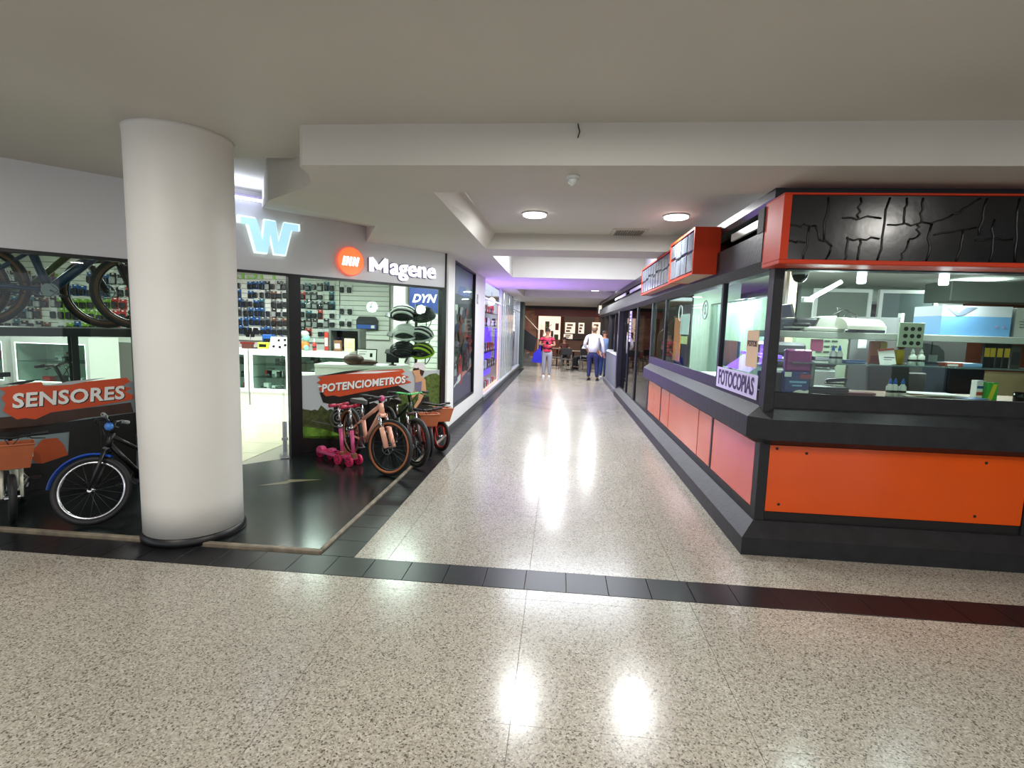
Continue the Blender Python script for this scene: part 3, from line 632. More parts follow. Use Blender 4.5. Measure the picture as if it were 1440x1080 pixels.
# on the counter
t = E('stapler', 'dark blue stapler lying on papers on the counter', 'stapler', on(1177, 4.15, ZC + .07, 530)); O('arm', MB().box(-.08, .08, -.02, .02, .02, .045, b=.01, X=Matrix.Rotation(-.1, 4, 'Y')), M('stapler_blue', (26, 30, 62), .35), t); O('foot', MB().box(-.08, .06, -.018, .018, 0, .012, b=.003), black_metal, t)
for u, v, m_, lab, s_ in [(1160, 545, M('cover_black', (38, 38, 42), .4), 'stack of black notebooks on the counter beside the purple pack', .15), (1205, 552, M('cover_red', (120, 40, 42), .45), 'dark red folded folder on the counter by the ink bottles', .11)]:
    t = E('notebook_stack', lab, 'notebook', on(u, 4.02, ZC, v))
    for k in range(4 if s_ > .12 else 2): O('notebook', MB().box(-s_ + rr.uniform(-.02, .02), s_, -.05, .09, k * .016, k * .016 + .013, b=.003), m_, t)
t = E('paper_pile', 'loose pile of papers and envelopes spread on the counter', 'papers', on(1310, 4.1, ZC, 552))
for k in range(7):
    a = rr.uniform(-.4, .4); O('sheet', MB().box(-.16, .16, -.09, .09, k * .005, k * .005 + .003, X=Matrix.Translation((rr.uniform(-.12, .12), rr.uniform(-.02, .04), 0)) @ Matrix.Rotation(a, 4, 'Z')), [paper, M('kraft', (176, 150, 120), .7), M('grey_sheet', (168, 166, 160), .7)][k % 3], t)
t = E('blue_leaflet', 'blue and white leaflets fanned on the counter', 'leaflet', on(1367, 4.0, ZC, 556))
for k in range(3): O('leaflet', MB().box(-.10, .10, -.05, .05, k * .007, k * .007 + .004, X=Matrix.Rotation(.2 * k - .1, 4, 'Z')), M('leaflet_blue', (90, 130, 190), .5) if k != 1 else paper, t)
t = E('green_pack', 'bright green and yellow striped carton standing on the counter', 'box', on(1396, 4.08, ZC, 545)); O('carton', MB().box(-.035, .04, 0, .06, 0, .13, b=.003), M('carton_green', (60, 170, 60), .4), t); O('yellow_stripe', MB().prism([(-.03, 0), (0, 0), (.03, .12), (0, .12)], .001, .004, X=RX), M('carton_yellow', (210, 200, 50), .4), t)
t = E('striped_carton', 'white carton with red and blue stripes beside the green carton', 'box', on(1381, 4.12, ZC, 545)); O('carton', MB().box(-.035, .025, 0, .06, 0, .14, b=.003), paper, t); O('red_stripe', MB().box(-.035, .025, -.003, 0, .03, .055), M('card_red', (180, 70, 40)), t); O('blue_stripe', MB().box(-.035, .025, -.003, 0, .08, .1), M('flat_blue', (50, 80, 140)), t)
t = E('black_cup', 'small black cup at the edge of the counter', 'cup', on(1434, 4.05, ZC, 556)); O('cup', MB().lathe([(0, 0), (.035, 0), (.038, .07), (.033, .07), (.03, .01), (0, .01)], 16), black_gloss, t); O('handle', MB().torus((.045, 0, .035), (0, 1, 0), .018, .005, 14, 6), black_gloss, t)
t = E('counter_monitor', 'dark flat monitor behind the counter, seen from its back', 'monitor', on(1250, 4.75, 1.02, 545)); O('shell', MB().box(-.17, .17, -.02, .03, .12, .36, b=.012, X=Matrix.Rotation(-.08, 4, 'Y')), M('monitor_grey', (58, 60, 60), .4), t); O('stand', MB().box(-.03, .03, 0, .03, .0, .14).box(-.1, .1, -.06, .08, 0, .015), black_metal, t)
o = O('desk', MB().box(1.9, 4.2, 4.6, 5.2, .98, 1.02).box(1.95, 2.0, 4.65, 4.7, .03, .98).box(4.1, 4.15, 4.65, 4.7, .03, .98).box(1.95, 2.0, 5.1, 5.15, .03, .98).box(4.1, 4.15, 5.1, 5.15, .03, .98), brown_wood); tag(o, 'high brown work desk standing behind the kiosk counter', 'desk')
t = E('second_monitor', 'small grey screen beside the dark monitor behind the counter', 'monitor', on(1283, 4.9, 1.02, 545)); O('shell', MB().box(-.1, .1, -.02, .03, .10, .28, b=.01), M('monitor_pale', (120, 122, 118), .4), t); O('stand', MB().box(-.02, .02, 0, .02, 0, .11).box(-.06, .06, -.04, .05, 0, .012), black_metal, t)
t = E('blue_black_case', 'dark navy computer tower behind the counter', 'computer', on(1355, 4.8, 1.02, 545)); O('case', MB().box(-.16, .16, 0, .3, 0, .38, b=.008), M('navy_case', (30, 36, 52), .3), t); O('front_bezel', MB().box(-.14, .14, -.01, 0, .03, .35, b=.003), M('navy_bezel', (24, 28, 40), .25), t)
# deeper in the kiosk: cabinets, partitions, shelves
t = E('note', 'bright pink paper note hanging inside the kiosk window', 'note', on(1149, 4.06, 1.487, 482)); O('sheet', MB().box(-.045, .045, 0, .002, 0, .09), M('pink_note', (236, 120, 170), .6), t)
o = t; 
t = E('louvre_cabinet', 'pale green metal cabinet with rows of dark slots behind the glass shelf', 'cabinet', (2.62, 6.0, .03)); O('body', MB().box(0, .55, 0, .4, 0, 1.75), M('cabinet_green', (150, 166, 142), .5), t)
sm = mesh('slot', MB().box(0, .06, -.006, 0, 0, .018), M('slot_dark', (50, 58, 52), .6))
for i in range(3):
    for j in range(14): O('slot', sm, None, t, loc=(.22 + i * .08, 0, .85 + j * .06))
t = E('grey_partition', 'grey office partition with two small notices behind the counter', 'partition', (3.25, 6.1, .03)); O('panel', MB().box(0, .5, 0, .04, 0, 1.8), M('partition_grey', (110, 112, 112), .6), t); O('post', MB().box(.5, .53, -.01, .05, 0, 1.85), white_plastic, t); O('notice', MB().box(.08, .17, -.004, 0, 1.45, 1.68), paper, t); O('notice', MB().box(.3, .36, -.004, 0, 1.5, 1.7), paper, t)
t = E('grey_cupboard', 'dark grey tall cupboard behind the orange packets', 'cupboard', (3.45, 5.6, .03)); O('body', MB().box(0, .65, 0, .4, 0, 1.62), M('cupboard_grey', (92, 92, 90), .5), t); O('door_gap', MB().box(.32, .326, -.003, 0, .05, 1.6), black_metal, t)
t = E('cream_post', 'cream painted post inside the kiosk near its corner', 'post', (2.33, 5.6, .03)); O('shaft', MB().box(0, .08, 0, .08, 0, 2.38), M('cream_post', (206, 198, 160), .5), t); O('dark_edge', MB().box(-.03, 0, 0, .08, 0, 2.38), M('brown_edge', (70, 52, 40), .5), t)
t = E('tilted_tube_lamp', 'white lit fluorescent tube tilted inside the kiosk', 'lamp', at_y(1160, 412, 5.2)); O('tube', MB().cyl((-.12, 0, -.05), (.14, 0, .11), .02, n=12), emat('tube_white', (240, 250, 250), 3), t); O('holder', MB().box(-.2, -.1, -.02, .03, -.09, -.04, b=.005), white_plastic, t)
t = E('wall_shelving', 'brown shelving with white frame and goods on the kiosk back wall', 'shelving', (4.72, 8.55, .03))
O('back_panel', MB().box(0, 1.35, .28, .3, 0, 2.1), brown_wood, t); O('frame', MB().box(-.06, 0, 0, .3, 0, 2.15).box(1.35, 1.41, 0, .3, 0, 2.15).box(0, 1.35, 0, .3, 2.09, 2.15), white_plastic, t)
for z in (1.15, 1.45, 1.72): O('board', MB().box(0, 1.35, 0, .28, z, z + .03), white_plastic, t)
for k in range(22):
    z = (1.18, 1.48, 1.75)[k % 3]; x = 4.78 + (k // 3) * .17; h = rr.uniform(.1, .2)
    c_ = [(150, 60, 40), (60, 70, 90), (190, 180, 150), (40, 40, 40), (90, 110, 80)][(k * 3 + k // 5) % 5]
    n_ = {150: 'red', 60: 'slate blue', 190: 'cream', 40: 'black', 90: 'green'}[c_[0]]
    o = O('shelf_carton', MB().box(0, .12, 0, .15, 0, h, b=.004).box(.02, .1, -.003, 0, h * .3, h * .7, mi=1), [M('carton_' + n_.replace(' ', '_'), c_, .5), paper], loc=(x, 8.6, z + .03)); tag(o, f'small {n_} carton, {ORD[k // 3]} along the {("lower", "middle", "upper")[k % 3]} board of the kiosk shelving', 'box', 'cartons on the brown shelving')
o = O('wall_cladding', MB().box(6.2, 7.2, 8.6, 8.7, .03, 2.38), brown_wood); tag(o, 'brown wooden wall panel right of the kiosk shelving', 'panel')
o = O('air_duct', MB().box(5.0, 8.9, 7.2, 7.7, 2.1, 2.36, b=.01), M('duct_grey', (104, 112, 106), .5)); tag(o, 'grey green air duct under the kiosk ceiling', 'duct')
o = O('window_counter', MB().box(3.5, 8.9, 6.8, 7.4, .03, 1.2), M('olive_wood', (120, 108, 76), .5, noise=.1)); tag(o, 'olive wooden cupboard block at the kiosk rear', 'cupboard')
for k, (u, col) in enumerate([(1120, (120, 130, 120)), (1175, (100, 112, 112))]):
    t = E('inner_window', ['grey framed inner window behind the beige machine', 'wide grey inner window behind the laminator'][k], 'window', (3.7 + k * .9, 8.0, 1.5)); O('frame', MB().box(0, .05, 0, .05, 0, .8).box(.75, .8, 0, .05, 0, .8).box(.05, .75, 0, .05, 0, .05).box(.05, .75, 0, .05, .75, .8), white_plastic, t); O('pane', MB().box(.05, .75, .02, .03, .05, .75), M('window_grey%d' % k, col, .15), t)

# ------------------------------------------------------------------ behind the kiosk's side windows
t = E('photocopier', 'large pale photocopier with dark top behind the side window', 'machine', (2.1, 5.25, .03))
O('body', MB().box(0, .6, 0, .6, 0, 1.25, b=.02), M('copier_pale', (176, 190, 184), .4), t); O('scanner_lid', MB().box(-.05, .6, .0, .62, 1.27, 1.36, b=.02), M('copier_dark', (58, 60, 66), .4), t); O('feeder', MB().box(0, .35, .1, .5, 1.37, 1.5, b=.03), M('copier_dark', (58, 60, 66)), t); O('output_tray', MB().box(-.12, 0, .1, .5, 1.1, 1.13, b=.005), white_plastic, t)
t = E('green_curtain', 'pale green pleated curtain behind the wide side window', 'curtain', (2.5, 6.55, .3))
mb = MB(); n = 40; vs_ = []; 
for i in range(n + 1):
    x = .03 * math.sin(i * 1.7); vs_ += [(x, i * .06, 0), (x, i * .06, 1.75)]
mb.add(vs_, [(2 * i, 2 * i + 2, 2 * i + 3, 2 * i + 1) for i in range(n)], True); mb.add([(v[0] + .01, v[1], v[2]) for v in vs_], [(2 * i + 1, 2 * i + 3, 2 * i + 2, 2 * i) for i in range(n)], True)
O('cloth', mb, M('curtain_green', (170, 196, 180), .7), t); O('rail', MB().cyl((0, -.05, 1.77), (0, 2.45, 1.77), .012), steel, t)
t = E('computer_desk', 'white desk with monitor and papers behind the wide side window', 'desk', (1.75, 5.9, .03)); O('top', MB().box(0, .55, 0, 1.5, 1.0, 1.03), white_plastic, t); O('side_panel', MB().box(0, .5, 0, .03, 0, 1.0), white_plastic, t); O('side_panel', MB().box(0, .5, 1.47, 1.5, 0, 1.0), white_plastic, t); O('front_panel', MB().box(.1, .12, .03, 1.47, .2, 1.0), M('panel_teal', (120, 160, 156), .5), t)
t = E('side_monitor', 'dark blue screen on the white desk behind the wide side window', 'monitor', (2.0, 6.0, 1.03 + .03)); O('screen', MB().box(0, .03, 0, .5, .14, .46, b=.006), M('screen_blue', (38, 66, 92), .2), t); O('stand', MB().box(.0, .03, .22, .28, .0, .16).box(-.06, .1, .15, .35, 0, .012), black_metal, t)
t = E('orange_banner', 'orange vertical banner behind the far end of the wide side window', 'banner', (1.62, 7.15, 1.2)); O('cloth', MB().box(0, .01, 0, .4, 0, .6), M('banner_orange', (238, 130, 70), .5), t); O('top_rod', MB().cyl((0, -.02, .61), (0, .42, .61), .01), steel, t)
t = E('price_list', 'white and yellow price list stuck behind the wide side window', 'poster', (1.58, 6.55, 1.45)); O('sheet', MB().box(0, .004, 0, .45, .12, .38), paper, t); O('yellow_strip', MB().box(0, .004, .05, .4, .0, .10), M('strip_yellow', (220, 214, 110), .5), t)
t = E('circle_decal', 'thin grey round S decal on the wide side window', 'decal', (1.514, 5.62, 1.84)); O('ring', MB().torus((0, 0, 0), (1, 0, 0), .095, .006, 32, 6), M('decal_grey', (150, 165, 165), .4), t); text('letter', 'S', .15, M('decal_grey'), t, rz=-PI / 2, depth=.002, bold=.004)
t = E('circle_decal', 'thin pale ring decal on the wide side window, farther along', 'decal', (1.514, 6.75, 1.84)); O('ring', MB().torus((0, 0, 0), (1, 0, 0), .095, .005, 32, 6), M('decal_pale', (196, 210, 206), .4), t)
t = E('paper_notice', 'cream paper notice reading FOTOS in the first side window', 'notice', (1.512, 4.20, 1.47)); O('sheet', MB().box(0, .003, -.11, .13, -.13, .16), M('notice_cream', (222, 190, 160), .7), t); text('lettering', 'FOTOS', .062, M('ink_dark', (50, 46, 50), .6), t, (-.002, .01, .055), -PI / 2, .001, .002)
t = E('paper_sign', 'white banner reading FOTOCOPIAS under the first side window', 'sign', (1.500, 4.46, 1.19)); O('sheet', MB().box(-.008, -.004, -.47, .53, -.085, .10), M('banner_lilac', (206, 196, 236), .5), t); text('lettering', 'FOTOCOPIAS', .19, M('ink_violet', (44, 32, 78), .5), t, (-.010, .03, .004), -PI / 2, .001, .004, sx=.76)
t = E('dark_printer', 'small dark printer in the first side window above the cream notice', 'machine', (1.75, 4.15, 1.635)); O('body', MB().box(0, .25, -.1, .2, 0, .1, b=.015), M('printer_dark', (54, 54, 56), .4), t); O('paper_arm', MB().box(.02, .04, -.08, .18, .1, .2, X=Matrix.Rotation(-.3, 4, 'Y')), M('printer_mid', (90, 90, 92), .4), t)
o = O('purple_reflection_strip', MB().box(1.66, 1.70, 4.1, 4.9, 1.42, 1.445), emat('violet_reflection', (120, 80, 255), 2.5)); tag(o, 'glowing violet strip added as an LED reflection in the first side window', 'shelf')  # added glowing strip stands in for the violet LED reflection on the pane
t = E('dark_goods_box', 'dark maroon box standing low in the first side window', 'box', (1.58, 4.08, 1.165)); O('carton', MB().box(0, .12, -.05, .16, 0, .15, b=.004), M('maroon', (70, 36, 50), .5), t); O('printed_panel', MB().box(-.003, 0, -.03, .14, .03, .09), M('maroon_print', (110, 70, 80), .5), t)

# ------------------------------------------------------------------ glass shop and low wall farther along the right side
gf = E('glazed_shopfront', 'black framed glass shop front beyond the orange kiosk panels', 'shop front', (1.5, 8.76, 0))
def GB(name, mb, m=black_paint): return OW(name, mb, m, gf)
for y in (10.3, 10.36, 11.55): GB('door_frame', MB().box(1.5, 1.545, y, y + .05, .225, 2.06))
GB('end_post', MB().box(1.42, 1.56, 12.75, 13.0, 0, 2.06), M('post_violet_black', (26, 22, 40), .3))
gd = glass('dark_glass', (120, 130, 130), 1.6, .8)
for y0, y1 in [(8.77, 10.3), (10.41, 11.55), (11.6, 12.75)]: GB('glass_pane', MB().box(1.52, 1.526, y0, y1, .225, 2.06), gd)
for y0, y1 in [(13.0, 14.6), (14.65, 16.3)]: GB('glass_pane', MB().box(1.60, 1.606, y0, y1, 1.0, 2.06), gd)
for y in (14.6, 16.3, 17.6, 19.4): GB('post', MB().box(1.52, 1.60, y, y + .06, 0, 2.06))
GB('red_floor_strip', MB().box(1.56, 4, 8.9, 12.6, .03, .05), M('dull_pink_floor', (140, 92, 96), .5))
GB('back_panel', MB().box(3.6, 3.65, 9, 12.7, 0, 2.4), M('dark_panel', (24, 28, 36), .4))
lw_ = E('low_wall', 'grey low counter wall along the right side of the corridor', 'counter', (1.47, 13.05, 0))
O('wall_body', MB().box(0, .16, 0, 3.3, 0, .95), M('counter_grey', (112, 116, 124), .5), lw_); O('top_slab', MB().prism([(-.02, .95), (.18, .95), (.18, 1.0), (.04, 1.0)], -3.3, 0, X=RX), M('slab_grey', (136, 138, 142), .5), lw_); O('kerb', MB().box(-.07, 0, 0, 3.3, 0, .12, b=.01), M('kerb_grey', (90, 92, 98), .5), lw_)
for k in range(3):
    t = E('paper_notice', ['upper white printed sheet taped to the dark glass door', 'middle white printed sheet taped to the dark glass door', 'lower white printed sheet taped to the dark glass door'][k], 'notice', (1.512, 11.42, (1.80, 1.56, 1.36)[k]))
    O('sheet', MB().box(0, .003, -.16, .16, 0, .22 if k < 2 else .18), M('sheet_lilac', (214, 208, 236), .6), t)
    O('print_lines', MB().box(-.002, 0, -.12, .12, .05, .09).box(-.002, 0, -.12, .10, .12, .16), M('print_grey', (110, 104, 130), .6), t)
t = E('draped_frame', 'dark board with beige cloth leaning inside the dark glass shop', 'board', (2.3, 9.6, .05)); O('board', MB().box(0, .04, 0, 1.2, .6, 1.75), M('navy_board', (22, 30, 48), .5), t); O('cloth', MB().prism([(0, .7), (1.0, .75), (1.15, 1.15), (.6, 1.0), (.1, .95)], -.06, -.02, X=Matrix.Rotation(PI / 2, 4, 'Z') @ RX), M('beige_cloth', (170, 150, 120), .7), t); O('leg', MB().box(0, .04, 0, .05, 0, .6), black_metal, t); O('leg', MB().box(0, .04, 1.15, 1.2, 0, .6), black_metal, t)

# ------------------------------------------------------------------ bicycles
def rotm(axis_p, axis_d, ang): return Matrix.Translation(axis_p) @ Matrix.Rotation(ang, 4, axis_d) @ Matrix.Translation(-Vector(axis_p))
def bike(name, label, loc, rz, R, wb, frame, tyre_m=rubber, side=None, rim=steel, steer=0., saddle_z=.75, bar_z=.85, bar_w=.5, fat=.024, tr=.016, fork=None,
         disc=False, fender=None, basket=None, spokes=20, bars=black_metal, grips=rubber, group=None, saddle_m=black_metal, susp=False, cards=None, hook=None, lean=0.):
    t = E(name, label, 'bicycle', loc, rz, group); t.rotation_euler[0] = lean
    fork = fork or frame; hub_f, hub_r = Vector((0, 0, R)), Vector((-wb, 0, R)); bb = Vector((-wb + .41 * wb + .02, 0, R * .93))
    ax = Vector((-math.cos(math.radians(70)), 0, math.sin(math.radians(70))))
    hb = hub_f + Vector((.03, 0, 0)) + ax * ((R + .045) / ax.z) - Vector((.06, 0, 0)); ht = hb + ax * .11
    st = bb + Vector((-math.cos(math.radians(73)), 0, math.sin(math.radians(73)))) * max(.12, (saddle_z - bb.z) * .58)
    sd = bb + Vector((-math.cos(math.radians(73)), 0, math.sin(math.radians(73)))) * ((saddle_z - bb.z) / math.sin(math.radians(73)))
    X = rotm(hb, ax, steer)
    def wheel(nm, hub, XX):
        wp = bpy.data.objects.new(nm, None); COL.objects.link(wp); wp.parent = t
        O('tyre', MB().torus(hub, (0, 1, 0), R - fat, fat, 40, 8, X=XX), tyre_m, wp)
        if side:
            O('sidewall', MB().torus(hub + Vector((0, fat * .75, 0)), (0, 1, 0), R - fat * 1.5, fat * .5, 40, 6, X=XX).torus(hub - Vector((0, fat * .75, 0)), (0, 1, 0), R - fat * 1.5, fat * .5, 40, 6, X=XX), side, wp)
        O('rim', MB().torus(hub, (0, 1, 0), R - 2 * fat - .006, .011, 40, 6, X=XX), rim, wp)
        mb = MB()
        for i in range(spokes):
            a = 2 * PI * i / spokes; d = Vector((math.cos(a), 0, math.sin(a))); a2 = a + (.5 if i % 2 else -.5); e = Vector((math.cos(a2), 0, math.sin(a2)))
            mb.tube([hub + e * .018 + Vector((0, .018 * (1 if i % 4 < 2 else -1), 0)), hub + d * (R - 2 * fat - .008)], .0016, 3, X=XX)
        O('spokes', mb, M('spoke_grey', (84, 86, 90), .35, .8), wp)
        O('hub', MB().cyl(hub + Vector((0, -.045, 0)), hub + Vector((0, .045, 0)), .016, n=12, X=XX), chrome if not disc else black_metal, wp)
        if disc:
            mb = MB().torus(hub + Vector((0, -.04, 0)), (0, 1, 0), .068, .006, 30, 6, X=XX)
            for i in range(6): a = i * PI / 3; mb.tube([hub + Vector((0, -.04, 0)), hub + Vector((.066 * math.cos(a), -.04, .066 * math.sin(a)))], .004, 4, X=XX)
            O('brake_disc', mb, steel, wp)
        return wp
    wheel('front_wheel', hub_f, X); wheel('rear_wheel', hub_r, None)
    mb = MB(); lo = hb + ax * .025; hi = ht - ax * .02
    mb.tube([hb, ht], tr * 1.35, 12); mb.tube([lo, bb], tr * 1.25, 12); mb.tube([hi, st], tr, 12); mb.tube([bb, st], tr, 12)
    for y in (-.05, .05):
        mb.tube([bb + Vector((0, y * .5, 0)), hub_r + Vector((0, y, 0))], tr * .6, 8); mb.tube([st, hub_r + Vector((0, y, 0))], tr * .5, 8)
    mb.cyl(bb + Vector((0, -.036, 0)), bb + Vector((0, .036, 0)), .022)
    O('frame', mb, frame, t)
    crown = hb - ax * .02; mb = MB(); mb.tube([crown + Vector((0, -.055, 0)), crown + Vector((0, .055, 0))], tr * 1.1, 8, X=X); mb.tube([crown, hb], tr, 8, X=X)
    ms = MB()
    for y in (-.055, .055):
        p = crown + Vector((0, y, 0)); q = hub_f + Vector((0, y, 0)); mid = p + (q - p) * .45
        if susp: ms.tube([p, mid], tr * .75, 8, X=X); mb.tube([p + (q - p) * .38, q], tr * 1.25, 10, X=X)
        else: mb.tube([p, q], [tr * .9, tr * .6], 8, X=X)
    if susp: mb.tube([crown + (hub_f - crown) * .42 + Vector((0, -.055, 0)), crown + (hub_f - crown) * .3 + Vector((-.03, 0, .01)), crown + (hub_f - crown) * .42 + Vector((0, .055, 0))], tr * .8, 8, X=X)
    fk = O('fork', mb, fork, t)
    if susp: O('stanchions', ms, chrome, fk)
    top = ht + ax * max(.02, (bar_z - ht.z) / ax.z); fw = Vector((.04, 0, .0))
    O('stem', MB().tube([ht, top, top + fw], tr * .8, 8, X=X), black_metal, t)
    c0 = top + fw; hw = bar_w / 2
    hbp = O('handlebar', MB().tube([c0 + Vector((-.05, -hw, .02)), c0 + Vector((-.02, -hw * .5, .015)), c0, c0 + Vector((-.02, hw * .5, .015)), c0 + Vector((-.05, hw, .02))], .011, 8, X=X), bars, t)
    for s_ in (-1, 1):
        O('grip', MB().tube([c0 + Vector((-.05, s_ * hw, .02)), c0 + Vector((-.032, s_ * (hw - .1), .018))], .016, 8, X=X), grips, hbp)
        O('brake_lever', MB().tube([c0 + Vector((-.03, s_ * (hw - .12), .01)), c0 + Vector((.02, s_ * (hw - .10), -.005)), c0 + Vector((.015, s_ * (hw - .02), -.012))], .005, 5, X=X), black_metal, hbp)
    O('brake_cable', MB().tube([c0 + Vector((.02, hw - .12, 0)), c0 + Vector((.07, hw * .3, .04)), c0 + Vector((.06, 0, -.06)), crown + Vector((.03, .03, 0))], .004, 5, X=X).tube([c0 + Vector((.02, -hw + .12, 0)), c0 + Vector((.08, -hw * .2, .03)), c0 + Vector((.03, .02, -.1)), hi], .004, 5, X=X), black_metal, t)
    O('seat_post', MB().tube([st, sd], tr * .75, 8), chrome, t)
    O('saddle', MB().prism([(.14, 0.012), (.06, .03), (-.04, .055), (-.12, .075), (-.13, .05), (-.13, -.05), (-.12, -.075), (-.04, -.055), (.06, -.03), (.14, -.012)], -.012, .03, X=Matrix.Translation(sd)), saddle_m, t)
    ck = O('crankset', MB().cyl(bb + Vector((0, -.055, 0)), bb + Vector((0, -.050, 0)), .062 if R > .2 else .045, n=24, smooth=False).tube([bb + Vector((0, -.06, 0)), bb + Vector((.09, -.07, -.05))], .009, 6).tube([bb + Vector((0, .06, 0)), bb + Vector((-.09, .07, .05))], .009, 6), steel, t)
    for s_ in (-1, 1):
        q = bb + Vector((-.09 * s_, .07 * s_, .05 * s_)); O('pedal', MB().box(q.x - .035, q.x + .035, min(q.y, q.y + .08 * s_), max(q.y, q.y + .08 * s_), q.z - .01, q.z + .01, b=.004), black_metal, ck)
    c1 = hub_r + Vector((0, -.052, 0)); c2 = bb + Vector((0, -.052, 0)); rr_ = .058 if R > .2 else .042
    O('chain', MB().tube([c1 + Vector((0, 0, .03)), c2 + Vector((0, 0, rr_)), c2 + Vector((rr_, 0, 0)), c2 + Vector((0, 0, -rr_)), c1 + Vector((0, 0, -.03)), c1 + Vector((-.03, 0, 0))], .005, 5, closed=True), M('chain_steel', (70, 66, 60), .4, 1), t)
    def mud(nm, hub, a0, a1, XX, m_):
        mb = MB(); rr2 = R + .018; vs_ = []; n = 14
        for i in range(n + 1):
            a = a0 + (a1 - a0) * i / n
            for (dy, dr) in ((-.032, -.012), (-.02, 0), (.02, 0), (.032, -.012)): vs_.append((hub.x + (rr2 + dr) * math.cos(a), dy, hub.z + (rr2 + dr) * math.sin(a)))
        mb.add(vs_, [(4 * i + j, 4 * i + j + 1, 4 * i + j + 5, 4 * i + j + 4) for i in range(n) for j in range(3)], True, XX)
        mb.add([(v[0] * 1.0, v[1], v[2] + .004) for v in vs_], [(4 * i + j, 4 * i + j + 4, 4 * i + j + 5, 4 * i + j + 1) for i in range(n) for j in range(3)], True, XX)
        O(nm, mb, m_, t)
    if fender: mud('front_mudguard', hub_f, math.radians(15), math.radians(125), X, fender); mud('rear_mudguard', hub_r, math.radians(60), math.radians(190), None, fender)
    if basket:
        bw, bh, bd, bm_, wire = basket; c = top + Vector((.07, 0, -bh - .02))
        mb = MB(); f_ = .8
        lo_ = [(0, -bw * f_ / 2), (bd * f_, -bw * f_ / 2), (bd * f_, bw * f_ / 2), (0, bw * f_ / 2)]; hi_ = [(0, -bw / 2), (bd, -bw / 2), (bd, bw / 2), (0, bw / 2)]
        if wire:
            for k in range(5):
                z = k / 4; mb.tube([(c.x + a[0] + (b[0] - a[0]) * z, a[1] + (b[1] - a[1]) * z, c.z + bh * z) for a, b in zip(lo_, hi_)], .003, 5, closed=True, X=X)
            for i in range(4):
                a, b = lo_[i], lo_[(i + 1) % 4]; a2, b2 = hi_[i], hi_[(i + 1) % 4]
                for k in range(6):
                    q = k / 5; mb.tube([(c.x + a[0] + (b[0] - a[0]) * q, a[1] + (b[1] - a[1]) * q, c.z), (c.x + a2[0] + (b2[0] - a2[0]) * q, a2[1] + (b2[1] - a2[1]) * q, c.z + bh)], .002, 4, X=X)
        else:
            vs_ = [(c.x + p[0], p[1], c.z) for p in lo_] + [(c.x + p[0], p[1], c.z + bh) for p in hi_]
            il = [(c.x + .008 + p[0] * .9, p[1] * .92, c.z + .01) for p in lo_] + [(c.x + .008 + p[0] * .9, p[1] * .92, c.z + bh) for p in hi_]
            fs = [(0, 1, 2, 3)] + [(i, (i + 1) % 4, 4 + (i + 1) % 4, 4 + i) for i in range(4)] + [(4 + i, 4 + (i + 1) % 4, 12 + (i + 1) % 4, 12 + i) for i in range(4)] + [(8 + i, 12 + i, 12 + (i + 1) % 4, 8 + (i + 1) % 4) for i in range(4)] + [(11, 10, 9, 8)]
            mb.add(vs_ + il, fs, False, X)
        bo = O('basket', mb, bm_, t)
        if not wire: O('basket_rim', MB().tube([(c.x + p[0], p[1], c.z + bh) for p in hi_], .007, 6, closed=True, X=X), bm_, bo)
    if cards:
        O('hang_tag', MB().box(c0.x - .015, c0.x - .01, .06, .13, c0.z - .16, c0.z - .03, X=X).box(c0.x + .0, c0.x + .005, -.02, .05, c0.z - .17, c0.z - .04, X=X), paper, t)
    if hook: O('bell', MB().sph(ht + Vector((.01, .0, .055)), .034, .034, .034, X=X), hook, t)
    return t
def ang(dx, dy): return math.atan2(dy, dx)
pink = M('salmon_frame', (242, 178, 152), .35, coat=.3)
bike('kids_bicycle', 'salmon pink bicycle with tan tyre walls and disc brake beside the two pink scooters', (-1.74, 5.13, .006), ang(.73, -.68), .297, .93, pink, side=tan, rim=black_metal, steer=math.radians(22), saddle_z=.70, bar_z=.80, bar_w=.58, fat=.026, tr=.022, disc=True, susp=True, spokes=24, saddle_m=M('grey_saddle', (96, 98, 98), .5), hook=M('pink_ball', (216, 84, 134), .35))
dkf = M('dark_green_frame', (34, 52, 40), .35)
bike('kids_bicycle', 'black and green bicycle parked just behind the salmon pink bicycle', (-1.56, 5.50, .006), ang(.62, -.78), .28, .86, dkf, rim=black_metal, steer=.15, saddle_z=.66, bar_z=.80, bar_w=.52, fat=.026, tr=.018, bars=M('green_bar', (66, 190, 96), .4), fork=M('coral_fork', (60, 40, 40), .4), disc=True, susp=True)
leather = M('basket_brown', (162, 86, 50), .55, noise=.08)
redf = M('red_frame', (176, 40, 34), .35)
b1 = bike('kids_bicycle', 'small red bicycle with brown basket, next to the black and green bicycle', (-1.53, 5.95, .006), ang(.5, -.866), .19, .62, redf, steer=.0, saddle_z=.44, bar_z=.55, bar_w=.42, fat=.022, basket=(.24, .15, .15, leather, False), rim=redf, spokes=14)
b2 = bike('kids_bicycle', 'small red bicycle with brown basket, last of the row by the white wall', (-1.46, 6.28, .006), ang(.55, -.83), .19, .60, redf, steer=.25, saddle_z=.44, bar_z=.57, bar_w=.42, fat=.022, basket=(.24, .17, .15, leather, False), rim=redf, spokes=14)
bluef = M('blue_frame', (30, 84, 186), .3, coat=.3)
bike('kids_bicycle', 'black kids bicycle with blue mudguards and chrome rims left of the column', (-3.50, 3.48, .006), ang(-.087, -.996), .262, .76, black_metal, rim=chrome, steer=math.radians(-62), saddle_z=.58, bar_z=.76, bar_w=.50, fat=.022, fender=bluef, spokes=18, grips=M('grip_grey', (120, 126, 130), .5), cards=False, fork=black_metal, hook=M('bell_blue', (70, 130, 210), .3))
wf = M('cream_frame', (206, 206, 186), .4)
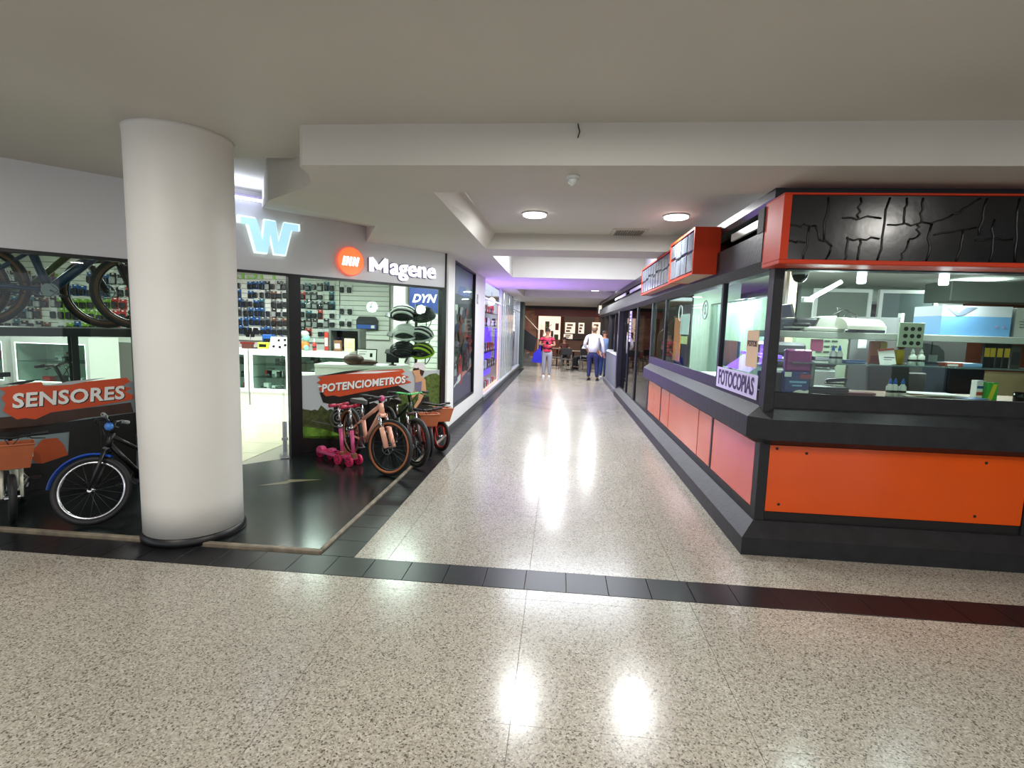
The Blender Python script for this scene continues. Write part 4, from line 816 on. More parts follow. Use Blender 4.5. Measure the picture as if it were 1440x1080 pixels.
bike('kids_bicycle', 'white kids bicycle with brown leather basket and hanging tags near the dark floor edge', (-4.12, 3.42, .006), ang(.70, -.71), .185, .60, wf, steer=.12, saddle_z=.47, bar_z=.62, bar_w=.44, fat=.024, basket=(.26, .19, .16, leather, False), spokes=14, cards=True, fork=wf)
bike('kids_bicycle', 'cream kids bicycle with tan tyres half hidden behind the white column', (-3.17, 3.76, .006), ang(.1, -.995), .20, .62, wf, tyre_m=tan, steer=.1, saddle_z=.52, bar_z=.66, bar_w=.40, fat=.022, fender=wf, spokes=14, cards=True)
mt = bike('mountain_bicycle', 'dark red and blue mountain bicycle on the black window shelf, nearer the glass', sh(-3.53, .30, 1.47), SH_A, .365, 1.12, M('mtb_blue', (34, 62, 92), .35), side=M('dark_tan', (104, 66, 44), .6), rim=black_metal, saddle_z=.95, bar_z=1.0, bar_w=.5, fat=.032, tr=.034, disc=True, susp=True, fork=black_metal)
mt = bike('mountain_bicycle', 'dark olive mountain bicycle on the black window shelf, behind the blue one', sh(-3.74, .60, 1.47), SH_A, .36, 1.04, M('mtb_olive', (84, 100, 46), .4), side=M('dark_tan', (104, 66, 44), .6), rim=black_metal, saddle_z=.95, bar_z=1.0, bar_w=.5, fat=.03, tr=.024, disc=True, susp=True, fork=black_metal)
bike('city_bicycle', 'black and yellow bicycle standing inside the window behind the red banner poster', sh(-3.85, .55, .003), SH_A, .31, .95, M('yellow_frame', (196, 144, 40), .4), rim=black_metal, steer=.5, saddle_z=1.02, bar_z=1.10, bar_w=.55, tr=.02, fork=M('dark_fork', (30, 26, 28), .4))
bike('city_bicycle', 'all black bicycle standing inside the left window, farther from the column', sh(-4.5, .50, .003), SH_A + .1, .31, .95, M('dark_fork', (30, 26, 28), .4), rim=black_metal, steer=-.6, saddle_z=1.08, bar_z=1.20, bar_w=.6, tr=.024, bars=M('dark_fork', (30, 26, 28)))
ws = E('window_shelf', 'black steel shelf rack inside the left shop window carrying mountain bicycles', 'shelf', sh(-4.6, .15), SH_A)
O('board', MB().box(-1.2, 1.0, 0, .75, 1.395, 1.47), black_metal, ws)
for x in (-1.15, .55):
    for y in (.03, .7): O('rack_post', MB().box(x, x + .05, y, y + .04, .003, 1.395), black_metal, ws)

# ------------------------------------------------------------------ pink scooters
pk = M('scooter_pink', (232, 92, 150), .35); hp = M('scooter_hot_pink', (222, 40, 96), .35)
def scooter(label, loc, rz):
    t = E('kick_scooter', label, 'scooter', loc, rz, 'pink kick scooters')
    O('deck', MB().prism([(-.42, -.045), (-.38, -.06), (-.05, -.055), (.0, -.03), (.0, .03), (-.05, .055), (-.38, .06), (-.42, .045)], .07, .10).box(-.02, .03, -.05, .05, .065, .09, b=.006), pk, t)
    O('deck_grip', MB().box(-.34, -.10, -.035, .035, .10, .106, b=.002), hp, t)
    O('rear_guard', MB().prism([(-.45, .10), (-.40, .135), (-.34, .13), (-.33, .105)], -.03, .03, X=RX), pk, t)
    for x, y in ((.02, -.065), (.02, .065), (-.41, 0)):
        wl_ = O('wheel', MB().cyl((x, y - .014, .058), (x, y + .014, .058), .058, n=24), hp, t)
        mb = MB()
        for k in range(6):
            a = k * PI / 3; mb.cyl((x + .034 * math.cos(a), y - .0155, .058 + .034 * math.sin(a)), (x + .034 * math.cos(a), y + .0155, .058 + .034 * math.sin(a)), .011, n=8, smooth=False)
        O('wheel_holes', mb, M('wheel_dark', (120, 20, 50), .4), wl_)
    O('lower_tube', MB().tube([(.02, 0, .085), (-.02, 0, .42)], .022, 12), pk, t)
    O('upper_tube', MB().tube([(-.02, 0, .41), (-.045, 0, .66)], .014, 10), chrome, t)
    O('clamp', MB().cyl((-.019, 0, .40), (-.022, 0, .44), .028), chrome, t); O('steer_bracket', MB().box(-.0, .045, -.03, .03, .085, .14, b=.006), M('bracket_bronze', (160, 120, 90), .4, .6), t)
    h_ = O('handlebar', MB().tube([(-.045, -.12, .665), (-.047, 0, .66), (-.045, .12, .665)], .016, 8), M('bar_crimson', (170, 28, 60), .4), t)
    for s_ in (-1, 1): O('grip', MB().cyl((-.045, s_ * .05, .664), (-.045, s_ * .125, .665), .021, n=10), M('grip_crimson', (186, 36, 72), .5), h_)
    return t
scooter('pink kick scooter whose deck shows, standing nearer the shop door', (-2.42, 5.50, .006), ang(.86, -.5))
scooter('pink kick scooter standing between the other scooter and the salmon bicycle', (-2.26, 5.43, .006), ang(.86, -.5))

# ------------------------------------------------------------------ posters stuck on the shop front
def pf(u, v):
    r = c2w(Vector((u - 720, v - 540, F_PX))); n = Vector((.747, -.665, 0)).normalized(); k = (SH0 - EYE).dot(n) / r.dot(n)
    q = SHX.inverted() @ (EYE + r * k); return (q.x, q.z)
def poster(label, x0, x1, z1, m_):
    t = E('window_poster', label, 'poster', sh((x0 + x1) / 2, .0, .05), SH_A); cx = (x0 + x1) / 2
    O('sheet', MB().box(x0 - cx, x1 - cx, .014, .026, 0, z1 - .05), m_, t)
    def add(nm, pts, m, k, uv=True):
        q = [pf(*p) for p in pts] if uv else pts
        return O(nm, MB().prism([(x - cx, z - .05) for x, z in q], -.014 + k * .0016, -.0125 + k * .0016, X=RX), m, t)
    return t, add, cx
def tilt_text(t, cx, s, a, b, size, m_, m2, sx, y0):
    p, q = pf(*a), pf(*b); tl = math.atan2(q[1] - p[1], q[0] - p[0]); c_ = ((p[0] + q[0]) / 2 - cx, y0, (p[1] + q[1]) / 2 - .05)
    text('lettering_shadow', s, size, m2, t, (c_[0] + .006, c_[1] + .001, c_[2] - .006), depth=.0006, bold=.007, shear=.12, sx=sx, tilt=tl, spacing=1.05)
    text('lettering', s, size, m_, t, c_, depth=.0012, bold=.005, shear=.12, sx=sx, tilt=tl, spacing=1.05)
brush = M('brush_red', (196, 72, 32), .4, noise=.06); sky_p = M('poster_sky', (176, 182, 184), .4); dk = M('poster_dark', (20, 20, 18), .35); wht = M('poster_white', (226, 226, 222), .4)
olive = M('poster_olive', (62, 70, 34), .4, noise=.5, nscale=22); leaf = M('poster_leaf', (74, 92, 36), .4, noise=.6, nscale=26); grass_p = M('poster_grass', (92, 130, 40), .4, noise=.5, nscale=10); brn = M('poster_brown', (58, 36, 26), .4, noise=.3)
t, add, cx = poster('window poster reading POTENCIOMETROS with a cyclist between trees', -2.03, -.07, .962, sky_p)
rb = random.Random(5)
def bumpy(u0, u1, v0, vb, k, amp): return [(u0 + (u1 - u0) * i / k, v0 + rb.uniform(-amp, amp)) for i in range(k + 1)] + [(u1, vb), (u0, vb)]
add('tree_print', bumpy(425, 470, 574, 640, 10, 4), olive, 1); add('tree_print', bumpy(515, 572, 568, 640, 10, 4), dk, 1); add('tree_print', bumpy(470, 520, 562, 640, 10, 4), dk, 1)
add('tree_print', [(592, 600), (588, 560), (592, 540), (598, 530), (606, 526), (614, 525), (621, 530), (622, 600)], leaf, 1); add('tree_print', bumpy(548, 590, 552, 610, 8, 4), leaf, 1)
add('grass_print', [(425, 600), (446, 602), (466, 606), (480, 612), (480, 618), (425, 616)], grass_p, 2); add('dark_ground_print', [(425, 614), (500, 612), (624, 596), (624, 614), (500, 636), (425, 645)], dk, 2)
add('brush_shadow_print', [(450, 552), (560, 542), (578, 552), (520, 566), (470, 570), (455, 566)], dk, 2)
br = [(447, 530), (470, 527), (486, 523.5), (520, 521.5), (566, 519), (570, 523), (564, 526), (576, 530), (569, 533), (580, 538), (566, 541), (535, 547), (502, 553), (478, 558), (470, 556), (459, 557.5), (449, 548), (452, 541), (446, 538), (452, 534)]
add('brush_print', br, brush, 3); add('brush_streak_print', [(448, 529), (486, 522), (520, 519), (487, 525.5)], dk, 4); add('brush_streak_print', [(486, 526), (512, 522.5), (566, 521), (530, 525)], wht, 4)
tilt_text(t, cx, 'POTENCIOMETROS', (451, 547), (571, 534), .13, wht, dk, .98, .006)
add('dash_print', [(447, 543), (453, 542.3), (453, 544), (447, 544.7)], wht, 5)
sk = M('print_skin', (196, 148, 110), .4); gry = M('print_grey', (150, 150, 150), .4)
cxp = lambda pts: [(400 + x * .2037, 480 + y * .2037) for x, y in pts]
add('cyclist_leg_print', cxp([(915, 400), (1000, 380), (1010, 500), (900, 510)]), dk, 3)
add('cyclist_body_print', cxp([(905, 250), (940, 235), (975, 265), (980, 340), (940, 420), (905, 470), (890, 460), (925, 400), (930, 350), (895, 385), (872, 395), (900, 340), (905, 300)]), sk, 4)
add('cyclist_top_print', cxp([(905, 285), (950, 275), (945, 350), (905, 345)]), gry, 5)
add('cyclist_face_print', cxp([(885, 190), (930, 180), (945, 215), (935, 245), (905, 245), (888, 215)]), sk, 5); add('cyclist_helmet_print', cxp([(888, 180), (895, 155), (925, 142), (960, 150), (978, 180), (970, 205), (935, 190)]), M('print_helmet', (214, 206, 206), .4), 6); add('cyclist_glasses_print', cxp([(888, 188), (930, 182), (930, 196), (890, 202)]), dk, 6); add('cyclist_hair_print', cxp([(935, 192), (968, 205), (955, 240), (938, 225)]), brn, 6)
for u, v, r in ((476, 588, .11), (504, 579, .085)):
    x, z = pf(u, v); O('gear_print', MB().torus((x - cx, .008, z - .05), (0, 1, 0), r, .006, 30, 4).torus((x - cx, .008, z - .05), (0, 1, 0), r * .62, .010, 24, 4).torus((x - cx, .008, z - .05), (0, 1, 0), r * .25, .008, 16, 4), M('print_steel', (92, 96, 92), .3), t)
add('gear_arm_print', [(464, 598), (438, 592), (438, 591), (464, 596)], M('print_steel', (92, 96, 92)), 4)
t, add, cx = poster('window poster reading SENSORES on a red brush stroke behind the kids bicycles', -5.18, -3.62, .975, M('poster_blue_grey', (120, 134, 138), .4))
add('dark_band_print', [(-8, 588), (60, 582), (184, 566), (188, 580), (120, 588), (60, 600), (-8, 612)], brn, 2); add('dark_band_print', [(-8, 604), (60, 598), (120, 590), (192, 580), (192, 596), (60, 612), (-8, 616)], dk, 2)
add('orange_glow_print', [(40, 640), (60, 618), (80, 616), (90, 626), (100, 650), (60, 660)], M('print_orange', (170, 74, 34), .4), 2)
add('dark_ground_print', [(-8, 652), (60, 652), (96, 640), (98, 600), (192, 590), (192, 690), (-8, 714)], dk, 3)
add('brush_print', [(-2, 546), (40, 539), (58, 537), (62, 543), (100, 539), (178, 531), (184, 537), (170, 543), (186, 546), (176, 551), (188, 556), (186, 562), (130, 572), (72, 580), (50, 590), (36, 588), (24, 590), (10, 582), (4, 578), (8, 568), (2, 560), (8, 552)], brush, 4)
add('brush_streak_print', [(60, 543), (100, 536), (150, 531), (100, 541)], M('poster_pale', (170, 176, 176), .4), 5); add('brush_streak_print', [(4, 541), (30, 536), (60, 533), (30, 541)], dk, 5)
tilt_text(t, cx, 'SENSORES', (20, 565), (171, 553), .17, wht, dk, .95, .004)

# ------------------------------------------------------------------ inside the bike shop
LEDW = emat('led_strip', (245, 255, 250), 3.5)
slat_m = M('slat_white', (216, 220, 212), .5)
def slatwall(label, x0, x1, y, z0, z1, rz=0):
    t = E('slatwall', label, 'wall panel', (x0, y, z0), rz); n = int((z1 - z0) / .1); W = x1 - x0
    O('backing', MB().box(0, W, .012, .03, 0, z1 - z0), M('slat_shadow', (140, 146, 140), .6), t)
    s_ = mesh('slat', MB().box(0, W, 0, .012, .006, .094, b=.002), slat_m)
    for k in range(n): O('slat', s_, None, t, loc=(0, 0, k * .1))
    return t
slatwall('white slatted wall panel full of packed goods at the back of the bike shop', -7.3, -4.62, 10.44, 1.15, 2.65)
slatwall('white slatted wall panel with few goods, right of the packed one', -4.6, -3.55, 10.44, 1.25, 2.65)
slatwall('white slatted wall panel seen through the left shop window', -10.6, -6.4, 7.9, 1.15, 2.65)
slatwall('narrow white slatted panel behind the bicycle helmets', -2.74, -2.05, 9.2, .6, 2.0)
cols = {'blue': (44, 92, 150), 'black': (26, 27, 30), 'white': (214, 216, 214), 'teal': (50, 110, 128), 'grey': (104, 110, 112), 'red': (186, 44, 44), 'green': (120, 170, 50), 'brown': (120, 82, 58)}
packs = {}; ROWS = 'bottom second third fourth fifth top'.split()
for c_, v in cols.items():
    for k, (w_, h_) in enumerate(((.13, .165), (.11, .19))):
        mb = MB().box(-w_ / 2, w_ / 2, -.004, 0, 0, h_).box(-w_ * .4, w_ * .4, -.05, -.004, .012, h_ * .66, b=.012, mi=1).box(-.02, .02, -.006, -.004, h_ * .86, h_ * .95, mi=2)
        inner = M('pack_inner_dark', (40, 42, 46), .25) if c_ not in ('black',) else M('pack_inner_pale', (150, 156, 156), .25)
        packs[(c_, k)] = mesh('hanging_pack', mb, [M('pack_' + c_, v, .35), inner, paper])
rp = random.Random(11)
def rack(x0, x1, y, zs, pitch, choose, where, rz=0):
    for iz, z in enumerate(zs):
        x = x0; ix = 0; row = 'top' if iz == len(zs) - 1 else ROWS[iz]
        while x < x1:
            c_ = choose(x, z)
            if c_: O('hanging_pack', packs[(c_, rp.randrange(2))], None, None, label=f'{c_} hanging pack, {ORD[ix]} from the left, {row} row of {where}', cat='pack', group=f'packs on {where}', loc=(x + rp.uniform(-.012, .012), y - .004, z + rp.uniform(-.01, .01)), rz=rz)
            x += pitch; ix += 1
def ch1(x, z):
    if rp.random() < .07: return None
    if x < -6.25: return rp.choice(['blue', 'blue', 'teal', 'grey', 'white'])
    if x < -5.5: return rp.choice(['grey', 'white', 'black', 'blue', 'brown'])
    return rp.choice(['black', 'grey', 'black', 'white', 'teal', 'white', 'red'])
rack(-7.2, -4.7, 10.43, (1.28, 1.47, 1.66, 1.85, 2.04, 2.23), .128, ch1, 'the packed slatted wall')
rack(-4.55, -4.3, 10.43, (1.5, 1.75, 2.2), .16, lambda x, z: 'white', 'the sparse slatted wall')
def ch2(x, z):
    if rp.random() < .08: return None
    if x > -7.4: return rp.choice(['white', 'red', 'red', 'black'])
    if x > -8.4: return rp.choice(['green', 'green', 'blue', 'white'])
    return rp.choice(['white', 'brown', 'black', 'teal', 'blue'])
rack(-10.4, -6.5, 7.89, (1.30, 1.50, 1.70, 1.90, 2.10), .14, ch2, 'the left window wall')
text('wall_lettering', 'RISH', .34, M('lime_letter', (150, 200, 110), .4), None, (-6.55, 10.42, 2.55), depth=.01, bold=.0, sx=1.7, label='lime green letters RISH high on the back wall of the bike shop', cat='sign')
text('wall_lettering', 'IS', .28, M('dark_letter', (30, 34, 40), .4), None, (-9.6, 7.86, 2.33), depth=.01, bold=.004, shear=.2, sx=1.2, label='dark letters IS on the wall above the mountain bicycles', cat='sign')
def case(label, short, x0, y, wd, h, n, z_win=.28, dep=.5, goods=8):
    t = E('display_case', label, 'display case', (x0, y, .009)); fw = .06
    O('carcass', MB().box(0, wd, 0, dep, 0, z_win).box(0, wd, 0, dep, h - .06, h).box(0, .03, 0, dep, z_win, h - .06).box(wd - .03, wd, 0, dep, z_win, h - .06).box(.03, wd - .03, dep - .02, dep, z_win, h - .06), white_plastic, t)
    O('front_frame', MB().box(0, fw, -.015, 0, z_win - .04, h).box(wd - fw, wd, -.015, 0, z_win - .04, h).box(fw, wd - fw, -.015, 0, h - .09, h).box(fw, wd - fw, -.015, 0, z_win - .04, z_win + .02), white_plastic, t)
    O('led_edge', MB().tube([(fw, -.012, z_win + .03), (wd - fw, -.012, z_win + .03), (wd - fw, -.012, h - .10), (fw, -.012, h - .10)], .007, 6, closed=True), LEDW, t)
    for k in range(1, n): O('glass_shelf', MB().box(.03, wd - .03, .02, dep - .03, z_win + (h - z_win - .06) * k / n, z_win + (h - z_win - .06) * k / n + .008), shelf_glass, t)
    O('glass_front', MB().box(fw, wd - fw, -.008, -.003, z_win + .02, h - .09), pane_glass, t)
    for k in range(goods):
        s_ = k % n; zz = z_win + (h - z_win - .06) * s_ / n + (.010 if s_ else .0) + .009; xx = x0 + .1 + rp.random() * (wd - .26); c_ = rp.choice(['white', 'black', 'grey', 'black', 'grey', 'red'])
        o = O('boxed_part', MB().box(0, .09 + rp.random() * .08, 0, .1, 0, .06 + rp.random() * .1, b=.006).box(.01, .06, -.003, 0, .01, .05, mi=1), [M('pack_' + c_, cols[c_]), grey_plastic], loc=(xx, y + .08 + .1 * (k % 3), zz)); tag(o, f'{c_} boxed part, {ORD[k]} one inside the {short}', 'box', f'boxed parts in the {short}')
    return t
case('white LED framed display case nearest the open shop door', 'LED case nearest the shop door', -5.72, 9.0, .78, 1.05, 3, goods=12)
case('white LED framed display case half hidden by the column', 'LED case beside the column', -6.55, 9.0, .80, 1.05, 3, goods=6)
case('grey glass case behind the shop window with the cyclist poster', 'grey glass case behind the cyclist poster', -4.90, 9.0, 1.1, 1.05, 2, z_win=.62, goods=6)
case('white LED framed case behind the left window, nearer the column', 'left window LED case near the column', -8.1, 6.9, 1.25, 1.25, 2, z_win=.55, goods=8)
case('white LED framed case behind the left window, farther along', 'left window LED case farther along', -9.5, 6.9, 1.3, 1.25, 2, z_win=.55, goods=8)
# goods on the counters
def box_item(name, label, x, y, z, w_, d_, h_, m_, m2, cat='box', rz=0):
    t = E(name, label, cat, (x, y, z), rz); O('body', MB().box(-w_ / 2, w_ / 2, 0, d_, 0, h_, b=min(.008, h_ / 5)), m_, t); O('front_print', MB().box(-w_ * .35, w_ * .35, -.003, 0, h_ * .25, h_ * .7), m2, t); return t
ZT = 1.062
box_item('lime_box', 'lime green box with black print on the shop counter', -5.53, 9.12, ZT, .2, .12, .12, M('lime', (190, 214, 60), .4), black_gloss)
t = E('tilted_display', 'white tilted display board with black gadgets on the shop counter', 'display', (-5.22, 9.12, ZT)); O('board', MB().box(-.19, .19, 0, .02, 0, .24, X=Matrix.Rotation(-.35, 4, 'X')), paper, t)
for k, (x, z) in enumerate([(-.1, .05), (.02, .04), (.12, .08), (.1, .18), (-.02, .17)]): O('gadget', MB().box(x - .025, x + .025, -.012, 0, z - .02, z + .025, b=.005, X=Matrix.Rotation(-.35, 4, 'X')), black_gloss, t)
t = E('letter_stand', 'black letter W on a clear stand on the shop counter', 'sign', (-5.75, 9.1, ZT)); O('foot', MB().box(-.1, .1, 0, .06, 0, .02, b=.004), black_metal, t); O('letter', MB().prism([(x * .42, z * .42) for x, z in letter_w(1.0)], 0, .02, X=Matrix.Translation((0, 0, .30)) @ RX), black_gloss, t); O('rod', MB().cyl((0, .0, .02), (0, .0, .24), .006), steel, t)
t = E('small_banner', 'dark red lettered strip standing on the shop counter near the black W', 'sign', (-5.78, 9.04, ZT)); O('strip', MB().box(-.14, .14, 0, .01, .08, .12), M('strip_red', (120, 36, 34), .4), t); O('foot', MB().box(-.1, .1, -.02, .04, 0, .08), M('strip_brown', (90, 52, 44), .5), t)
box_item('blue_box', 'bright blue box with black rings on the packed shop counter', -5.55, 9.3, ZT, .2, .12, .26, M('box_royal', (40, 96, 176), .4), black_gloss)
box_item('red_box', 'red box behind the white tilted board on the shop counter', -5.0, 9.3, ZT, .14, .1, .22, M('box_red', (196, 50, 44), .4), paper)
t = E('toy_figure', 'orange and mint rounded toy on the counter by the shop window', 'toy', (-4.72, 9.15, ZT)); O('orange_body', MB().sph((0, 0, .09), .09, .07, .09), M('toy_orange', (226, 130, 54), .4), t); O('mint_head', MB().sph((.03, 0, .22), .075, .06, .07), M('toy_mint', (150, 208, 196), .4), t); O('mint_ball', MB().sph((.06, -.07, .05), .05), M('toy_mint', (150, 208, 196)), t); O('white_cap', MB().sph((.0, 0, .30), .08, .07, .06), white_plastic, t)
bottle('red_bottle', 'red drinking bottle on the counter by the shop window', 'bottle', (-4.52, 9.12, ZT), .22, .035, M('bottle_red', (200, 56, 50), .35), white_plastic)
box_item('red_tall_box', 'tall red upright tube box on the counter by the shop window', -4.33, 9.2, ZT, .08, .08, .34, M('tube_red', (190, 62, 54), .4), paper)
t = E('screen_frame', 'black open display frame on the counter behind the shop window', 'display', (-3.98, 9.2, ZT)); O('frame', MB().box(-.3, -.26, 0, .3, 0, .42).box(.26, .3, 0, .3, 0, .42).box(-.26, .26, 0, .3, .38, .42), M('frame_grey', (96, 100, 96), .4), t); O('inside', MB().box(-.26, .26, .26, .3, 0, .38), black_gloss, t)
box_item('wooden_figure', 'brown and white standing box in front of the black display frame', -4.08, 9.12, ZT, .14, .06, .2, M('wood_toy', (140, 96, 66), .5), paper)
box_item('cream_card', 'cream card leaning in the black display frame', -3.86, 9.14, ZT, .2, .02, .24, M('cream_card', (226, 218, 178), .6), M('cream_print', (206, 198, 160), .6), 'card')
t = E('device_pouch', 'dark blue rounded pouch hanging on the sparse slatted wall', 'pouch', (-4.0, 10.40, 1.46)); O('pouch', MB().prism([(-.22, 0), (.22, 0), (.22, .2), (.16, .27), (-.16, .27), (-.22, .2)], -.03, .05, X=RX), M('pouch_black', (34, 36, 42), .4), t); O('blue_label', MB().box(-.2, .2, -.056, -.05, .02, .10), M('pouch_blue', (50, 90, 170), .4), t); O('white_tag', MB().box(.1, .17, -.06, -.056, .03, .09), paper, t)
t = E('wall_display', 'tall black panel hung on the white wall beside the slatted panel', 'display', (-3.32, 10.42, 1.85)); O('panel', MB().box(-.14, .14, 0, .04, 0, .62, b=.006), black_gloss, t); O('white_tag', MB().box(.07, .11, -.004, 0, .1, .17), paper, t); O('lower_card', MB().box(-.1, .12, 0, .02, -.3, -.04), M('card_grey', (190, 192, 186), .6), t)
t = E('front_desk', 'white shop desk behind the red brush poster', 'desk', (-3.75, 7.55, .009)); O('top', MB().box(0, 1.35, 0, .5, .9, .94), white_plastic, t); O('front_panel', MB().box(0, 1.35, .02, .04, 0, .9), white_plastic, t); O('side_panel', MB().box(0, .03, .04, .5, 0, .9), white_plastic, t); O('side_panel', MB().box(1.32, 1.35, .04, .5, 0, .9), white_plastic, t)
t = E('laptop', 'open laptop with white page on screen on the shop desk', 'laptop', (-3.02, 7.8, .95), .15); O('keyboard_base', MB().box(-.16, .16, -.22, 0, 0, .018, b=.004), grey_plastic, t); X_ = Matrix.Translation((0, 0, .018)) @ Matrix.Rotation(-.25, 4, 'X'); O('screen', MB().box(-.16, .16, 0, .012, 0, .23, b=.004, X=X_), black_gloss, t); O('page', MB().box(-.145, .145, -.002, 0, .015, .215, X=X_), M('lit_page', (226, 224, 220), .5, emit=.6), t); O('page_text', MB().box(-.12, -.02, -.003, -.002, .14, .15, X=X_).box(.05, .09, -.003, -.002, .1, .16, X=X_).box(-.12, .0, -.003, -.002, .18, .185, X=X_), black_metal, t)
t = E('brown_bag', 'brown leather bag lying on the shop desk before the laptop', 'bag', (-3.15, 7.62, .95)); O('body', MB().sph((0, 0, .08), .17, .1, .09), M('bag_brown', (70, 42, 34), .5, noise=.2), t); O('flap', MB().sph((.2, .02, .05), .18, .08, .04), M('bag_brown', (70, 42, 34)), t)
t = E('grey_monitor', 'small dark screen on the shop desk near the white pillar', 'monitor', (-2.6, 7.8, .95)); O('shell', MB().box(-.1, .1, 0, .03, .04, .19, b=.006), black_gloss, t); O('stand', MB().box(-.05, .05, -.02, .06, 0, .015).box(-.02, .02, .01, .03, .0, .05), black_metal, t)
o = O('white_pillar', MB().box(-3.02, -2.80, 9.1, 9.3, .009, 2.66, b=.01), white_wall); tag(o, 'slim white pillar inside the shop beside the helmets', 'pillar')
t = E('brand_banner', 'dark blue banner with white letters DYN above the helmets', 'banner', (-2.47, 9.17, 1.86)); O('cloth', MB().box(-.27, .27, 0, .015, -.05, .62), M('banner_navy', (44, 62, 128), .4), t); text('lettering', 'DYN', .20, lw, t, (-.01, -.003, .20), depth=.003, bold=.006, shear=.3)
helm_b = M('helmet_black', (22, 23, 26), .25); helm_w = M('helmet_white', (214, 218, 214), .3); helm_g = M('helmet_lime', (176, 214, 40), .35)
hs = E('helmet_stand', 'black post stand carrying two columns of bicycle helmets', 'stand', (-2.24, 7.86, .009)); O('post', MB().cyl((0, 0, 0), (0, 0, 1.9), .022), black_metal, hs); O('foot', MB().lathe([(0, 0), (.16, 0), (.15, .02), (0, .025)], 20), black_metal, hs)
for z in (1.17, 1.44, 1.74): O('arm', MB().cyl((-.24, 0, z - .05), (.16, 0, z - .05), .012, n=8), black_metal, hs)
def helmet(label, loc, rz, a, b):
    t = E('bicycle_helmet', label, 'helmet', loc, rz); t.scale = (1.4, 1.4, 1.3); t.rotation_euler[0] = .55
    O('inner_shell', MB().sph((0, 0, -.02), .125, .088, .105, 18, 6, lo=0, hi=.5), helm_b, t)
    for k in range(-3, 4):
        q = k / 3.0 * .9; y = .092 * math.sin(q); sc = math.cos(q * .75); pts = []
        for i in range(9):
            f = PI * (.04 + .92 * i / 8); pts.append((.145 * sc * math.cos(f), y * (.55 + .45 * math.sin(f)), -.02 + .125 * sc * math.sin(f)))
        O('rib', MB().tube(pts, [.006] + [.015] * 7 + [.006], 6), a if k % 2 else b, t)
    O('rim', MB().torus((0, 0, 0), (0, 0, 1), .115, .014, 24, 6, X=Matrix.Translation((0, 0, -.02)) @ Matrix.Diagonal((1.15, .85, 1, 1))), b, t)
    O('strap', MB().tube([(.07, .07, -.03), (.02, .05, -.14), (.0, 0, -.17), (.02, -.05, -.14), (.07, -.07, -.03)], .006, 5), black_metal, t)
    O('visor', MB().prism([(-.13, -.06), (-.2, -.03), (-.2, .03), (-.13, .06)], -.02, -.008), helm_b, t)
hl = [('white and black striped helmet, top of the near column on the stand', 1.75, -.2, helm_w, helm_b), ('black helmet, top of the far column on the stand', 1.73, .11, helm_b, helm_b), ('white ribbed helmet, middle of the near column on the stand', 1.45, -.17, helm_w, helm_w), ('black and white helmet, middle of the far column on the stand', 1.43, .09, helm_b, helm_w), ('black helmet, bottom of the near column on the stand', 1.18, -.2, helm_b, helm_b), ('black helmet with lime green back, bottom of the far column on the stand', 1.17, .10, helm_b, helm_g)]
for lab, z, dx, a, b in hl: helmet(lab, (-2.24 + dx, 7.86 + (.02 if dx > 0 else -.02), z), .1 if dx < 0 else -.35, a, b)

# ------------------------------------------------------------------ poster window in the corridor wall
pw = E('window_1', None, None, (-1.6, 7.69, .33)); pw['kind'] = 'structure'
H_ = 2.24; Ln = 1.88
O('window_frame', MB().box(-.10, .004, 0, .025, 0, H_).box(-.10, .004, Ln - .03, Ln, 0, H_).box(-.10, .004, .025, Ln - .03, 0, .025).box(-.10, .004, .025, Ln - .03, H_ - .025, H_), black_metal, pw)
O('window_glass', MB().box(-.03, -.024, .025, Ln - .03, .025, H_ - .025), glass('poster_glass', (235, 240, 240), 1.45, .3), pw)
cp = E('cyclist_poster', 'dark cycling poster with riders behind glass in the corridor wall', 'poster', (-1.66, 7.72, .36)); YZ = Matrix(((0, 0, 1, 0), (1, 0, 0, 0), (0, 1, 0, 0), (0, 0, 0, 1)))
def pp(nm, pts, m, k): O(nm, MB().prism([(p[0] * 1.82, p[1] * 2.18) for p in pts], .006 + k * .002, .0075 + k * .002, X=YZ), m, cp)
O('sheet', MB().box(0, .006, 0, 1.82, 0, 2.18), M('poster_forest', (38, 46, 42), .4, noise=.6, nscale=5), cp)
pp('sky_print', [(0, .8), (1, .8), (1, 1), (0, 1)], M('poster_haze', (120, 132, 140), .4), 1); pp('road_print', [(0, 0), (1, 0), (1, .17), (0, .24)], M('poster_violet', (88, 78, 108), .4, noise=.2), 1); pp('road_line_print', [(.05, .1), (.4, .16), (.4, .175), (.05, .115)], paper, 2); pp('road_glow_print', [(.4, .15), (1, .22), (1, .25), (.4, .19)], M('print_salmon', (216, 140, 130), .4), 2)
pp('blue_helmet_print', [(.25, .80), (.32, .86), (.55, .87), (.75, .83), (.8, .80), (.5, .79)], M('print_blue', (60, 92, 160), .4), 2); pp('white_tag_print', [(.0, .62), (.24, .62), (.24, .72), (.0, .72)], M('print_lime_white', (214, 226, 196), .4), 3)
